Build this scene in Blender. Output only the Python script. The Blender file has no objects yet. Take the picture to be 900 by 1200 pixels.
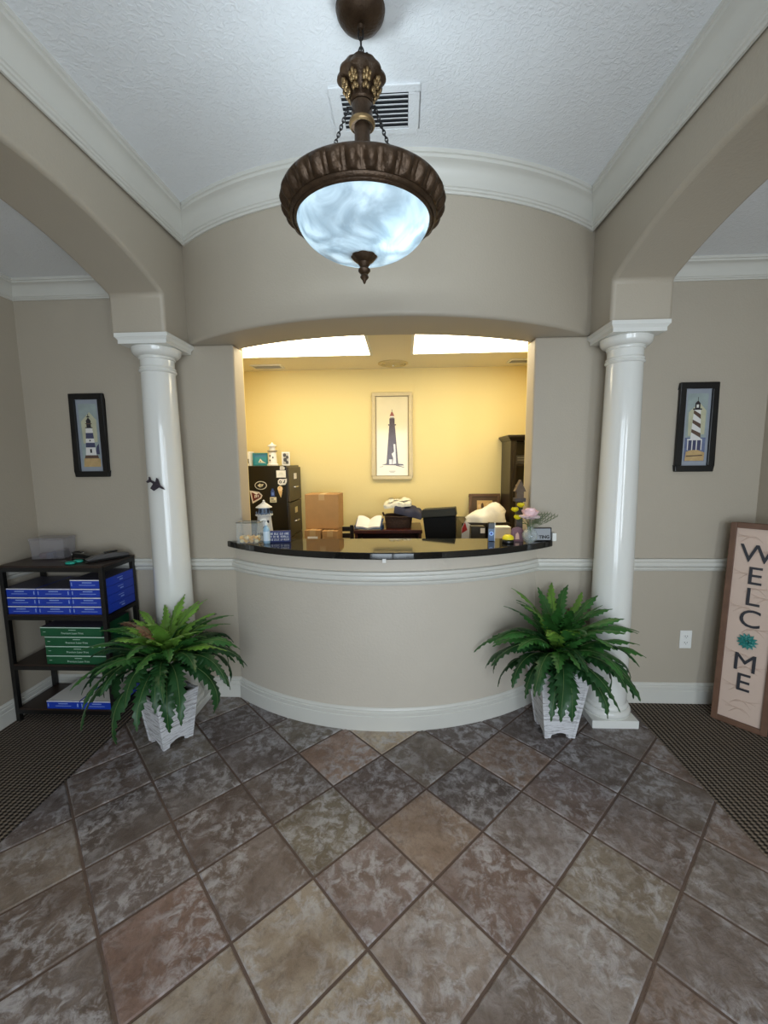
import bpy, bmesh, math, random
from mathutils import Vector, Matrix
C = bpy.context.scene.collection
PI = math.pi
random.seed(7)

# ------------------------------------------------------------------ helpers
def lin(c):
    return tuple((v/255/12.92 if v/255 <= .04045 else ((v/255+.055)/1.055)**2.4) for v in c)

def mat(name, col, rough=.6, metal=0, bump=0, bscale=40, var=0, vscale=6, spec=.5, coat=0, emit=None, estr=0, alpha=1, trans=0, obj=True):
    m = bpy.data.materials.new(name); m.use_nodes = True
    n, l = m.node_tree.nodes, m.node_tree.links
    b = n['Principled BSDF']
    c = lin(col)
    b.inputs['Base Color'].default_value = (*c, 1)
    b.inputs['Roughness'].default_value = rough
    b.inputs['Metallic'].default_value = metal
    b.inputs['Specular IOR Level'].default_value = spec
    b.inputs['Coat Weight'].default_value = coat
    b.inputs['Coat Roughness'].default_value = .05
    b.inputs['Alpha'].default_value = alpha
    b.inputs['Transmission Weight'].default_value = trans
    if emit:
        b.inputs['Emission Color'].default_value = (*lin(emit), 1)
        b.inputs['Emission Strength'].default_value = estr
    if bump or var:
        tc = n.new('ShaderNodeTexCoord') if obj else n.new('ShaderNodeNewGeometry')
        out = tc.outputs['Object'] if obj else tc.outputs['Position']
    if var:
        nz = n.new('ShaderNodeTexNoise'); nz.inputs['Scale'].default_value = vscale; nz.inputs['Detail'].default_value = 4
        l.new(out, nz.inputs['Vector'])
        mx = n.new('ShaderNodeMix'); mx.data_type = 'RGBA'
        mx.inputs['A'].default_value = (*[v*(1-var) for v in c], 1)
        mx.inputs['B'].default_value = (*[min(1, v*(1+var)) for v in c], 1)
        l.new(nz.outputs['Fac'], mx.inputs['Factor']); l.new(mx.outputs['Result'], b.inputs['Base Color'])
    if bump:
        nb = n.new('ShaderNodeTexNoise'); nb.inputs['Scale'].default_value = bscale; nb.inputs['Detail'].default_value = 3
        l.new(out, nb.inputs['Vector'])
        bp = n.new('ShaderNodeBump'); bp.inputs['Strength'].default_value = bump; bp.inputs['Distance'].default_value = .01
        l.new(nb.outputs['Fac'], bp.inputs['Height']); l.new(bp.outputs['Normal'], b.inputs['Normal'])
    return m

class MB:
    def __init__(s): s.v = []; s.f = []; s.m = []; s.M = Matrix.Identity(4); s.mi = 0
    def pt(s, p): s.v.append(tuple(s.M @ Vector(p))); return len(s.v)-1
    def face(s, idx): s.f.append(tuple(idx)); s.m.append(s.mi)
    def poly(s, pts): s.face([s.pt(p) for p in pts])
    def box(s, x0, x1, y0, y1, z0, z1):
        i = [s.pt(p) for p in ((x0,y0,z0),(x1,y0,z0),(x1,y1,z0),(x0,y1,z0),(x0,y0,z1),(x1,y0,z1),(x1,y1,z1),(x0,y1,z1))]
        for q in ((0,3,2,1),(4,5,6,7),(0,1,5,4),(1,2,6,5),(2,3,7,6),(3,0,4,7)): s.face([i[k] for k in q])
    def frustum(s, x0,x1,y0,y1,z0, X0,X1,Y0,Y1,z1):
        i = [s.pt(p) for p in ((x0,y0,z0),(x1,y0,z0),(x1,y1,z0),(x0,y1,z0),(X0,Y0,z1),(X1,Y0,z1),(X1,Y1,z1),(X0,Y1,z1))]
        for q in ((0,3,2,1),(4,5,6,7),(0,1,5,4),(1,2,6,5),(2,3,7,6),(3,0,4,7)): s.face([i[k] for k in q])
    def grid(s, rows, cu=False, cv=False):
        ids = [[s.pt(p) for p in r] for r in rows]
        R, K = len(ids), len(ids[0])
        for a in range(R if cu else R-1):
            for b in range(K if cv else K-1):
                s.face((ids[a][b], ids[a][(b+1) % K], ids[(a+1) % R][(b+1) % K], ids[(a+1) % R][b]))
        return ids
    def lathe(s, prof, c=(0,0,0), n=32, fn=None, cap=True):
        rows = []
        for r, z in prof:
            row = []
            for k in range(n):
                a = 2*PI*k/n; rr = r if fn is None else fn(r, z, a)
                row.append((c[0]+rr*math.cos(a), c[1]+rr*math.sin(a), c[2]+z))
            rows.append(row)
        ids = s.grid(rows, cv=True)
        if cap:
            if prof[0][0] > 1e-4: s.face(list(reversed(ids[0])))
            if prof[-1][0] > 1e-4: s.face(ids[-1])
    def tube(s, path, r, n=8, closed=False):
        P = [Vector(p) for p in path]; rows = []; N = len(P)
        up = Vector((.13,.21,.97))
        for k in range(N):
            a = P[k-1] if (k or closed) else P[k]; b = P[(k+1) % N] if (k < N-1 or closed) else P[k]
            d = (b-a).normalized(); u = d.cross(up)
            if u.length < .05: u = d.cross(Vector((1,0,0)))
            u.normalize(); w = d.cross(u)
            rr = r[k] if isinstance(r, (list, tuple)) else r
            rows.append([tuple(P[k]+rr*(u*math.cos(2*PI*q/n)+w*math.sin(2*PI*q/n))) for q in range(n)])
        ids = s.grid(rows, cu=closed, cv=True)
        if not closed: s.face(list(reversed(ids[0]))); s.face(ids[-1])
    def prism(s, poly, a0, a1, ax='y'):
        def q(p, t): return {'x': (t, p[0], p[1]), 'y': (p[0], t, p[1]), 'z': (p[0], p[1], t)}[ax]
        A = [s.pt(q(p, a0)) for p in poly]; B = [s.pt(q(p, a1)) for p in poly]
        s.face(A); s.face(list(reversed(B)))
        for k in range(len(poly)):
            j = (k+1) % len(poly); s.face((A[j], A[k], B[k], B[j]))
    def sphere(s, c, r, n=16, m=10, sc=(1,1,1)):
        prof = [(r*math.sin(PI*k/m), -r*math.cos(PI*k/m)) for k in range(m+1)]
        prof = [(max(a, 1e-5), z) for a, z in prof]
        rows = [[(c[0]+a*sc[0]*math.cos(2*PI*k/n), c[1]+a*sc[1]*math.sin(2*PI*k/n), c[2]+z*sc[2]) for k in range(n)] for a, z in prof]
        s.grid(rows, cv=True)
    def sweep(s, path, prof, closed_prof=True, caps=True):
        P = [Vector((p[0], p[1])) for p in path]; rows = []
        for k in range(len(P)):
            d0 = (P[k]-P[k-1]).normalized() if k else (P[1]-P[0]).normalized()
            d1 = (P[k+1]-P[k]).normalized() if k < len(P)-1 else d0
            n0 = Vector((d0.y, -d0.x)); n1 = Vector((d1.y, -d1.x))
            mm = (n0+n1).normalized(); mm = mm/max(.3, mm.dot(n0))
            rows.append([(P[k].x+mm.x*d, P[k].y+mm.y*d, z) for d, z in prof])
        ids = s.grid(rows, cv=closed_prof)
        if caps: s.face(ids[0]); s.face(list(reversed(ids[-1])))
    def build(s, name, mats, parent=None, smooth=None, bevel=0, seg=2, loc=None):
        me = bpy.data.meshes.new(name); me.from_pydata(s.v, [], s.f)
        if not isinstance(mats, (list, tuple)): mats = [mats]
        for m in mats: me.materials.append(m)
        for p, i in zip(me.polygons, s.m): p.material_index = i
        bm = bmesh.new(); bm.from_mesh(me)
        bmesh.ops.remove_doubles(bm, verts=bm.verts, dist=1e-5)
        bmesh.ops.recalc_face_normals(bm, faces=bm.faces); bm.to_mesh(me); bm.free()
        o = bpy.data.objects.new(name, me); C.objects.link(o)
        if parent: o.parent = parent
        if loc: o.location = loc
        if smooth is not None:
            for p in me.polygons: p.use_smooth = True
            me.set_sharp_from_angle(angle=math.radians(smooth))
        if bevel:
            b = o.modifiers.new('edge', 'BEVEL'); b.width = bevel; b.segments = seg; b.limit_method = 'ANGLE'; b.angle_limit = math.radians(35)
        return o

def tag(o, label, cat, group=None, kind=None):
    o['label'] = label; o['category'] = cat
    if group: o['group'] = group
    if kind: o['kind'] = kind
    return o
def struct(o, label=None):
    o['kind'] = 'structure'
    if label: o['label'] = label
    return o
def thing(name, label, cat, loc=(0,0,0), rz=0, group=None, kind=None):
    o = bpy.data.objects.new(name, None); C.objects.link(o); o.empty_display_size = .05
    o.location = loc; o.rotation_euler = (0,0,rz)
    return tag(o, label, cat, group, kind)
def dup(root, loc, rz=0, label=None, group=None):
    r = root.copy(); C.objects.link(r); r.location = loc; r.rotation_euler = (0,0,rz)
    if label: r['label'] = label
    if group: r['group'] = group
    for ch in list(root.children):
        c = ch.copy(); C.objects.link(c); c.parent = r
        for g in list(ch.children):
            d = g.copy(); C.objects.link(d); d.parent = c
    return r
def text_mesh(s, txt, size, M, depth=.0006, align='CENTER', space=1.0, bold=0):
    """append the letters of txt (lying in local xy, raised along z) to builder s, placed by matrix M"""
    cu = bpy.data.curves.new('letters', 'FONT'); cu.body = txt; cu.size = size; cu.align_x = align; cu.align_y = 'CENTER'
    cu.extrude = depth; cu.offset = bold; cu.space_character = space; cu.resolution_u = 4
    o = bpy.data.objects.new('letters', cu); C.objects.link(o)
    dg = bpy.context.evaluated_depsgraph_get(); me = o.evaluated_get(dg).to_mesh()
    base = len(s.v)
    for v in me.vertices: s.v.append(tuple(s.M @ (M @ v.co)))
    for p in me.polygons: s.f.append(tuple(base+i for i in p.vertices)); s.m.append(s.mi)
    o.evaluated_get(dg).to_mesh_clear()
    bpy.data.objects.remove(o); bpy.data.curves.remove(cu)
def arc_pts(cx, half, apex, yend, n=48):
    sag = yend-apex; R = (half*half+sag*sag)/(2*sag); cy = apex+R; a = math.asin(half/R)
    return [(cx+R*math.sin(-a+2*a*k/n), cy-R*math.cos(-a+2*a*k/n)) for k in range(n+1)]
RX = lambda a: Matrix.Rotation(a, 4, 'X')
RY = lambda a: Matrix.Rotation(a, 4, 'Y')
RZ = lambda a: Matrix.Rotation(a, 4, 'Z')
T = lambda x, y, z: Matrix.Translation((x, y, z))
FACE = RX(PI/2)        # lays text / flat art upright, facing -y

# ------------------------------------------------------------------ materials
M_wall = mat('wall paint', (178,168,152), .55, bump=.12, bscale=90, var=.04, vscale=2.5, obj=False)
M_counter = mat('counter wall paint', (198,189,175), .5, bump=.15, bscale=70, var=.05, vscale=3, obj=False)
M_office = mat('yellow wall paint', (233,214,150), .6, bump=.1, bscale=90, obj=False)
M_trim = mat('white trim paint', (208,206,198), .35, var=.03, vscale=5, obj=False)
M_col = mat('glossy white column paint', (226,226,221), .16, coat=.4, bump=.03, bscale=18, obj=False)
M_offceil = mat('office ceiling', (238,230,206), .8, bump=.3, bscale=60, obj=False)
M_black = mat('black metal', (16,15,15), .4)
M_blackplastic = mat('black plastic', (14,14,15), .35)
M_darkwood = mat('dark brown board', (46,32,26), .4, var=.3, vscale=10)
M_cherry = mat('dark cherry wood', (62,24,16), .3, var=.25, vscale=8, coat=.2)
M_espresso = mat('espresso wood', (26,18,14), .35, var=.2, vscale=8)
M_white = mat('white paint', (232,232,228), .4)
M_paper = mat('white paper', (236,234,230), .7)
M_chrome = mat('chrome', (210,210,210), .2, metal=1)
M_cardboard = mat('cardboard', (176,134,84), .8, var=.12, vscale=14, bump=.1, bscale=60)
M_cardtape = mat('packing tape', (190,156,108), .35)
M_bronze = mat('antique bronze', (74,57,42), .42, metal=.6, var=.55, vscale=28, bump=.25, bscale=120)
M_gold = mat('worn gilt bronze', (150,125,88), .35, metal=.8, var=.5, vscale=60)
M_blackframe = mat('black picture frame', (10,10,11), .35)

# ceiling : knock-down texture
def ceiling_mat():
    m = mat('textured ceiling', (232,234,236), .85)
    n, l = m.node_tree.nodes, m.node_tree.links; b = n['Principled BSDF']
    g = n.new('ShaderNodeNewGeometry')
    nz = n.new('ShaderNodeTexNoise'); nz.inputs['Scale'].default_value = 46; nz.inputs['Detail'].default_value = 3; nz.inputs['Distortion'].default_value = 1.2
    l.new(g.outputs['Position'], nz.inputs['Vector'])
    rp = n.new('ShaderNodeValToRGB'); rp.color_ramp.elements[0].position = .46; rp.color_ramp.elements[1].position = .6
    l.new(nz.outputs['Fac'], rp.inputs['Fac'])
    bp = n.new('ShaderNodeBump'); bp.inputs['Strength'].default_value = .32; bp.inputs['Distance'].default_value = .004
    l.new(rp.outputs['Color'], bp.inputs['Height']); l.new(bp.outputs['Normal'], b.inputs['Normal'])
    return m
M_ceil = ceiling_mat()

def granite_mat():
    m = mat('polished black granite', (14,14,14), .06, coat=.3)
    n, l = m.node_tree.nodes, m.node_tree.links; b = n['Principled BSDF']
    g = n.new('ShaderNodeTexCoord'); v = n.new('ShaderNodeTexVoronoi'); v.inputs['Scale'].default_value = 260
    l.new(g.outputs['Object'], v.inputs['Vector'])
    rp = n.new('ShaderNodeValToRGB'); e = rp.color_ramp.elements
    e[0].position = 0; e[0].color = (.09,.085,.07,1); e[1].position = .22; e[1].color = (.006,.006,.006,1)
    l.new(v.outputs['Distance'], rp.inputs['Fac']); l.new(rp.outputs['Color'], b.inputs['Base Color'])
    return m
M_granite = granite_mat()

def carpet_mat():
    m = mat('ribbed carpet', (60,58,50), .95, spec=.1)
    n, l = m.node_tree.nodes, m.node_tree.links; b = n['Principled BSDF']
    g = n.new('ShaderNodeNewGeometry'); sp = n.new('ShaderNodeSeparateXYZ'); l.new(g.outputs['Position'], sp.inputs[0])
    def sine(sock, period, ph=0):
        a = n.new('ShaderNodeMath'); a.operation = 'MULTIPLY_ADD'; a.inputs[1].default_value = 2*PI/period; a.inputs[2].default_value = ph; l.new(sock, a.inputs[0])
        s = n.new('ShaderNodeMath'); s.operation = 'SINE'; l.new(a.outputs[0], s.inputs[0]); return s.outputs[0]
    def mth(op, a, bb):
        q = n.new('ShaderNodeMath'); q.operation = op
        for i, w in enumerate((a, bb)):
            if isinstance(w, (int, float)): q.inputs[i].default_value = w
            else: l.new(w, q.inputs[i])
        return q.outputs[0]
    sx = sine(sp.outputs['X'], .025); sy = sine(sp.outputs['Y'], .017); 
    h = mth('ADD', mth('MULTIPLY', sx, .62), mth('MULTIPLY', sy, .38))
    nz = n.new('ShaderNodeTexNoise'); nz.inputs['Scale'].default_value = 180; l.new(g.outputs['Position'], nz.inputs['Vector'])
    h2 = mth('ADD', h, mth('MULTIPLY', mth('SUBTRACT', nz.outputs['Fac'], .5), 1.0))
    mr = n.new('ShaderNodeMapRange'); mr.inputs['From Min'].default_value = -.9; mr.inputs['From Max'].default_value = .9; l.new(h2, mr.inputs['Value'])
    rp = n.new('ShaderNodeValToRGB'); e = rp.color_ramp.elements
    e[0].position = .25; e[0].color = (*lin((44,40,37)),1); e[1].position = .85; e[1].color = (*lin((138,125,112)),1)
    l.new(mr.outputs['Result'], rp.inputs['Fac']); l.new(rp.outputs['Color'], b.inputs['Base Color'])
    bp = n.new('ShaderNodeBump'); bp.inputs['Strength'].default_value = .8; bp.inputs['Distance'].default_value = .004
    l.new(h2, bp.inputs['Height']); l.new(bp.outputs['Normal'], b.inputs['Normal'])
    return m
M_carpet = carpet_mat()

def tile_mat():
    m = mat('slate-look tile', (120,110,104), .45)
    n, l = m.node_tree.nodes, m.node_tree.links; b = n['Principled BSDF']
    at = n.new('ShaderNodeAttribute'); at.attribute_name = 'tone'
    sd = n.new('ShaderNodeAttribute'); sd.attribute_name = 'seed'
    g = n.new('ShaderNodeNewGeometry')
    def noise(scale, detail, dist=0, rough=.6):
        z = n.new('ShaderNodeTexNoise'); z.noise_dimensions = '4D'; z.inputs['Scale'].default_value = scale; z.inputs['Detail'].default_value = detail
        z.inputs['Distortion'].default_value = dist; z.inputs['Roughness'].default_value = rough
        l.new(g.outputs['Position'], z.inputs['Vector']); l.new(sd.outputs['Fac'], z.inputs['W']); return z.outputs['Fac']
    def ramp(s, p0, p1):
        r = n.new('ShaderNodeValToRGB'); r.color_ramp.elements[0].position = p0; r.color_ramp.elements[1].position = p1; l.new(s, r.inputs['Fac']); return r.outputs['Color']
    def mix(f, a, bb):
        x = n.new('ShaderNodeMix'); x.data_type = 'RGBA'
        for nm, w in (('Factor', f), ('A', a), ('B', bb)):
            if isinstance(w, tuple) or isinstance(w, float): x.inputs[nm].default_value = w
            else: l.new(w, x.inputs[nm])
        return x.outputs['Result']
    big = noise(7, 5, .6, .65); fine = noise(38, 4, .4, .7); mid = noise(20, 10, .6, .7); low = noise(4.5, 3, .3, .5)
    def scaled(f, k):
        q = n.new('ShaderNodeMath'); q.operation = 'MULTIPLY'; q.inputs[1].default_value = k; l.new(f, q.inputs[0]); return q.outputs[0]
    darker = n.new('ShaderNodeMix'); darker.data_type = 'RGBA'; darker.blend_type = 'MULTIPLY'; darker.inputs['Factor'].default_value = 1
    l.new(at.outputs['Color'], darker.inputs['A']); darker.inputs['B'].default_value = (.62,.55,.5,1)
    c1 = mix(scaled(ramp(big, .42, .62), .9), at.outputs['Color'], darker.outputs['Result'])
    mk = n.new('ShaderNodeMath'); mk.operation = 'MULTIPLY'; l.new(ramp(mid, .46, .58), mk.inputs[0]); l.new(ramp(low, .32, .58), mk.inputs[1])
    c2 = mix(scaled(mk.outputs[0], .64), c1, (*lin((186,184,188)), 1))
    c3 = mix(scaled(ramp(fine, .5, .72), .42), c2, (*lin((66,58,54)), 1))
    l.new(c3, b.inputs['Base Color'])
    rr = n.new('ShaderNodeMapRange'); rr.inputs['To Min'].default_value = .3; rr.inputs['To Max'].default_value = .6; l.new(fine, rr.inputs['Value']); l.new(rr.outputs['Result'], b.inputs['Roughness'])
    bp = n.new('ShaderNodeBump'); bp.inputs['Strength'].default_value = .7; bp.inputs['Distance'].default_value = .012
    l.new(mid, bp.inputs['Height'])
    bp2 = n.new('ShaderNodeBump'); bp2.inputs['Strength'].default_value = .3; bp2.inputs['Distance'].default_value = .004
    l.new(fine, bp2.inputs['Height']); l.new(bp.outputs['Normal'], bp2.inputs['Normal']); l.new(bp2.outputs['Normal'], b.inputs['Normal'])
    return m
M_tile = tile_mat()
M_grout = mat('brown grout', (96,80,72), .9, var=.2, vscale=25, bump=.3, bscale=150, obj=False)

# ------------------------------------------------------------------ layout constants (metres; viewer stands at 0,0)
YB = 2.675            # back wall of the lobby
XL, XR = -1.346, 1.122     # inner faces of the beams
BLO, BRO = -1.665, 1.445   # outer faces
WL, WR = -2.46, 2.18       # side walls
ZC, ZS = 3.05, 2.735       # vault ceiling, side ceilings
ZH = 2.335                 # underside of the header over the counter
YF = -1.7                  # entrance wall behind the viewer
YO, ZO = 3.95, 2.44        # office back wall, office ceiling
OL, OR_ = -1.75, 1.46      # office side walls
JL, JR = -1.06, .80        # jambs of the pass-through

# ------------------------------------------------------------------ floor : each tile cut as its own slab inside one floor mesh
def make_floor():
    t, ox, oy, g = .3264, .1056, 1.4288, .0048
    tones = {(0,0):(142,126,113),(-1,0):(126,112,108),(0,-1):(118,102,97),(1,-1):(126,119,118),(1,0):(92,85,85),(0,1):(99,86,82),(-1,1):(116,109,95),
             (-1,2):(106,96,91),(-1,-1):(146,137,131),(-2,1):(122,112,107),(-2,0):(150,140,126),(-2,2):(102,91,87),(-3,1):(126,106,98),(-3,2):(110,102,100),
             (2,0):(136,118,106),(2,-1):(116,103,99),(1,-2):(128,121,110),(0,-2):(142,136,132),(0,2):(150,128,114),(1,2):(188,176,154),(2,2):(176,168,150),(1,1):(116,108,100),
             (-3,0):(150,142,130),(-2,-1):(156,146,130),(-2,3):(104,98,96),(-3,3):(100,94,92),(2,-2):(118,108,104),(3,-2):(112,104,98),(2,-3):(122,116,112),(3,-1):(104,96,92)}
    pal = [(116,108,104),(104,96,94),(122,108,100),(112,102,96),(128,120,112),(98,90,88),(118,112,102)]
    rnd = random.Random(3)
    bm = bmesh.new(); tone = bm.loops.layers.float_color.new('tone'); seed = bm.loops.layers.float_color.new('seed')
    e = .0045
    for i in range(-16, 17):
        for j in range(-16, 17):
            def P(u, v, z): return ((u-v)*t*.70710678+ox, (u+v)*t*.70710678+oy, z)
            c = P(i+.5, j+.5, 0)
            if not (-3.2 < c[0] < 2.9 and -2.1 < c[1] < 4.4): continue
            k = g/t; kk = (g+e)/t
            a = [P(i+k, j+k, -.004), P(i+1-k, j+k, -.004), P(i+1-k, j+1-k, -.004), P(i+k, j+1-k, -.004)]
            b = [P(i+kk, j+kk, 0), P(i+1-kk, j+kk, 0), P(i+1-kk, j+1-kk, 0), P(i+kk, j+1-kk, 0)]
            A = [bm.verts.new(p) for p in a]; B = [bm.verts.new(p) for p in b]
            fs = [bm.faces.new(B)] + [bm.faces.new((A[q], A[(q+1)%4], B[(q+1)%4], B[q])) for q in range(4)]
            col = tones.get((i, j)) or rnd.choice(pal); s = rnd.uniform(0, 50)
            for f in fs:
                f.material_index = 0
                for lp in f.loops: lp[tone] = (*[v*q for v, q in zip(lin(col), (1.06,1.0,.98))], 1); lp[seed] = (s, s, s, 1)
    G = [bm.verts.new(p) for p in ((-3.2,-2.2,-.004),(2.9,-2.2,-.004),(2.9,4.3,-.004),(-3.2,4.3,-.004))]
    f = bm.faces.new(G); f.material_index = 1
    me = bpy.data.meshes.new('floor'); bm.to_mesh(me); bm.free()
    me.materials.append(M_tile); me.materials.append(M_grout)
    o = bpy.data.objects.new('floor', me); C.objects.link(o); struct(o, 'diagonal slate-look tile floor')
make_floor()
def carpet(name, pts, label):
    m = MB(); m.prism(pts, -.003, .004, 'z'); struct(m.build(name, M_carpet), label)
carpet('floor_carpet_left', [(WL-.05,YF),(-1.727,YF),(-1.727,YB+.02),(WL-.05,YB+.02)], 'dark ribbed carpet on the left')
carpet('floor_carpet_right', [(1.455,YF),(WR+.05,YF),(WR+.05,YB+.02),(1.455,YB+.02)], 'dark ribbed carpet on the right')

# ------------------------------------------------------------------ walls
m = MB()
m.prism([(WL-.1,-.02),(JL,-.02),(JL,ZH),(XL-.02,ZH),(XL-.02,ZC),(WL-.1,ZC)], YB, YB+.16, 'y'); m.prism([(WR+.1,-.02),(JR,-.02),(JR,ZH),(XR+.02,ZH),(XR+.02,ZC),(WR+.1,ZC)], YB, YB+.16, 'y')
struct(m.build('wall_back', M_wall, bevel=.012, seg=3), 'beige wall with the pass-through opening')
m = MB(); m.box(WL-.12, WL, YF-.1, YB+.1, -.02, ZC); struct(m.build('wall_left', M_wall))
m = MB(); m.box(WR, WR+.12, YF-.1, YB+.1, -.02, ZC); struct(m.build('wall_right', M_wall))
# entrance wall with three openings (behind the viewer)
m = MB(); y0, y1 = YF-.12, YF
ops = [(-.85,1.05,.02,2.35), (1.5,2.08,.4,2.25)]
xs = WL-.1
for (a, b, z0, z1) in ops:
    m.box(xs, a, y0, y1, -.02, ZC); m.box(a, b, y0, y1, z1, ZC)
    if z0 > .1: m.box(a, b, y0, y1, -.02, z0)
    xs = b
m.box(xs, WR+.1, y0, y1, -.02, ZC)
struct(m.build('wall_front', M_wall))
for k, (a, b, z0, z1) in enumerate(ops):
    m = MB()
    for (x0, x1, q0, q1) in ((a, a+.05, z0, z1), (b-.05, b, z0, z1), (a+.05, b-.05, z1-.05, z1), (a+.05, b-.05, z0, z0+.05)):
        m.box(x0, x1, y0+.03, y1-.02, q0, q1)
    if b-a > 1: m.box((a+b)/2-.04, (a+b)/2+.04, y0+.03, y1-.02, z0+.05, z1-.05)
    else: m.box(a+.05, b-.05, y0+.03, y1-.02, (z0+z1)/2-.02, (z0+z1)/2+.02)
    struct(m.build('window_%d' % (k+1), M_white))

# office shell
m = MB(); m.box(OL-.1, OR_+.1, YO, YO+.1, -.02, 2.7); struct(m.build('wall_office_back', M_office), 'yellow office back wall')
m = MB(); m.box(OL-.1, OL, YB+.16, YO+.05, -.02, 2.7); struct(m.build('wall_office_left', M_office))
m = MB(); m.box(OR_, OR_+.1, YB+.16, YO+.05, -.02, 2.7); struct(m.build('wall_office_right', M_office))
m = MB(); m.box(OL-.05, JL-.004, YB+.162, YB+.17, -.02, 2.7); m.box(JR+.004, OR_+.05, YB+.162, YB+.17, -.02, 2.7)
struct(m.build('wall_office_front', M_office))
m = MB(); m.prism([(OL-.05,2.82),(-1.0,2.82),(-.62,2.60),(.36,2.60),(.74,2.82),(OR_+.05,2.82),(OR_+.05,YO+.05),(OL-.05,YO+.05)], ZO, ZO+.04, 'z'); struct(m.build('ceiling_office', M_offceil), 'cream textured office ceiling')

# lobby ceilings
m = MB(); m.box(XL-.05, XR+.05, YF-.1, YB+.1, ZC, ZC+.06); struct(m.build('ceiling', M_ceil), 'pale textured ceiling of the vault')
m = MB(); m.box(WL-.1, BLO+.02, YF-.1, YB+.1, ZS, ZS+.05); struct(m.build('ceiling_left', M_ceil))
m = MB(); m.box(BRO-.02, WR+.1, YF-.1, YB+.1, ZS, ZS+.05); struct(m.build('ceiling_right', M_ceil))

# bowed header over the counter
fr = arc_pts(-.112, 1.234+.012, 2.225, YB+.01, 64)
bk = arc_pts(-.13, 1.3, 2.567, 3.05, 64)
m = MB(); rows = []
for (p, q) in zip(fr, bk):
    d = Vector((q[0]-p[0], q[1]-p[1])).normalized(); r = .022
    row = [(p[0], p[1], ZC)]
    for k in range(5):
        a = PI/2*k/4; row.append((p[0]+d.x*r*(1-math.cos(a)), p[1]+d.y*r*(1-math.cos(a)), ZH+r-r*math.sin(a)))
    row += [(q[0]-d.x*.012, q[1]-d.y*.012, ZH), (q[0], q[1], ZH+.012), (q[0], q[1], ZC)]
    rows.append(row)
ids = m.grid(rows, cv=True); m.face(ids[0]); m.face(list(reversed(ids[-1])))
struct(m.build('wall_header', M_wall, smooth=35), 'bowed beige header above the counter')

# arched beams
def beam(name, x0, x1, label):
    poly = [(YB+.1, ZC), (YB+.1, 2.328), (2.42, 2.328), (2.42, 2.545)]
    half, sag = .82, .152; R = (half*half+sag*sag)/(2*sag); a0 = math.asin(half/R); yc = 1.6
    for k in range(1, 32):
        a = a0-2*a0*k/32; poly.append((yc+R*math.sin(a), 2.545+sag-R+R*math.cos(a)))
    poly += [(.78, 2.545), (.78, 2.328), (.5, 2.328), (.5, 2.545), (YF, 2.62), (YF, ZC)]
    m = MB(); m.prism(poly, x0, x1, 'x'); struct(m.build(name, M_wall, bevel=.02, seg=4, smooth=40), label)
beam('wall_beam_left', BLO, XL, 'arched beige beam over the left column')
beam('wall_beam_right', XR, BRO, 'arched beige beam over the right column')

# bowed half wall under the counter
ca = arc_pts(-.135, .985, 2.335, YB, 56)
m = MB(); m.sweep(ca, [(0,-.01),(0,1.048),(-.13,1.048),(-.13,-.01)])
struct(m.build('wall_counter', M_counter, smooth=35), 'bowed half wall carrying the counter')

# trims
crown = [(0,2.905),(.010,2.905),(.013,2.915),(.020,2.918),(.022,2.926),(.028,2.930)] + \
        [(.028+.048*(1-math.cos(PI/2*k/6)), 2.930+.085*math.sin(PI/2*k/6)) for k in range(1, 7)] + [(.082,3.018),(.084,3.030),(.092,3.033),(.092,3.0515),(0,3.0515)]
m = MB(); m.sweep([(XL, YF+.01)]+[(XL, 1)]+fr[1:-1]+[(XR, 1), (XR, YF+.01)], crown)
struct(m.build('trim_1', M_trim, smooth=30), 'white crown moulding around the vault')
dz = ZS-.108-2.905; k_ = .108/.1465
cs = [(d*.8, 2.627+(z-2.905)*k_) for d, z in crown]
m = MB(); m.sweep([(WL, YF+.01), (WL, YB), (BLO+.01, YB)], cs); struct(m.build('trim_2', M_trim, smooth=30), 'white crown moulding left of the beam')
m = MB(); m.sweep([(BRO-.01, YB), (WR, YB), (WR, YF+.01)], cs); struct(m.build('trim_3', M_trim, smooth=30), 'white crown moulding right of the beam')
rail = [(0,.893),(.010,.893),(.014,.898),(.016,.908),(.012,.914),(.018,.918),(.026,.926),(.029,.938),(.026,.950),(.018,.955),(.020,.960),(.018,.970),(.010,.974),(0,.974)]
path = [(WL, YF+.01), (WL, YB)] + ca + [(WR, YB), (WR, YF+.01)]
m = MB(); m.sweep(path, rail); struct(m.build('trim_4', M_trim, smooth=30), 'white chair rail')
base = [(0,-.005),(.016,-.005),(.016,.088),(.012,.092),(.014,.100),(.014,.114),(.009,.119),(.011,.128),(.008,.136),(.003,.142),(0,.142)]
m = MB(); m.sweep(path, base); struct(m.build('baseboard_back', M_trim, smooth=30), 'white baseboard')

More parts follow.
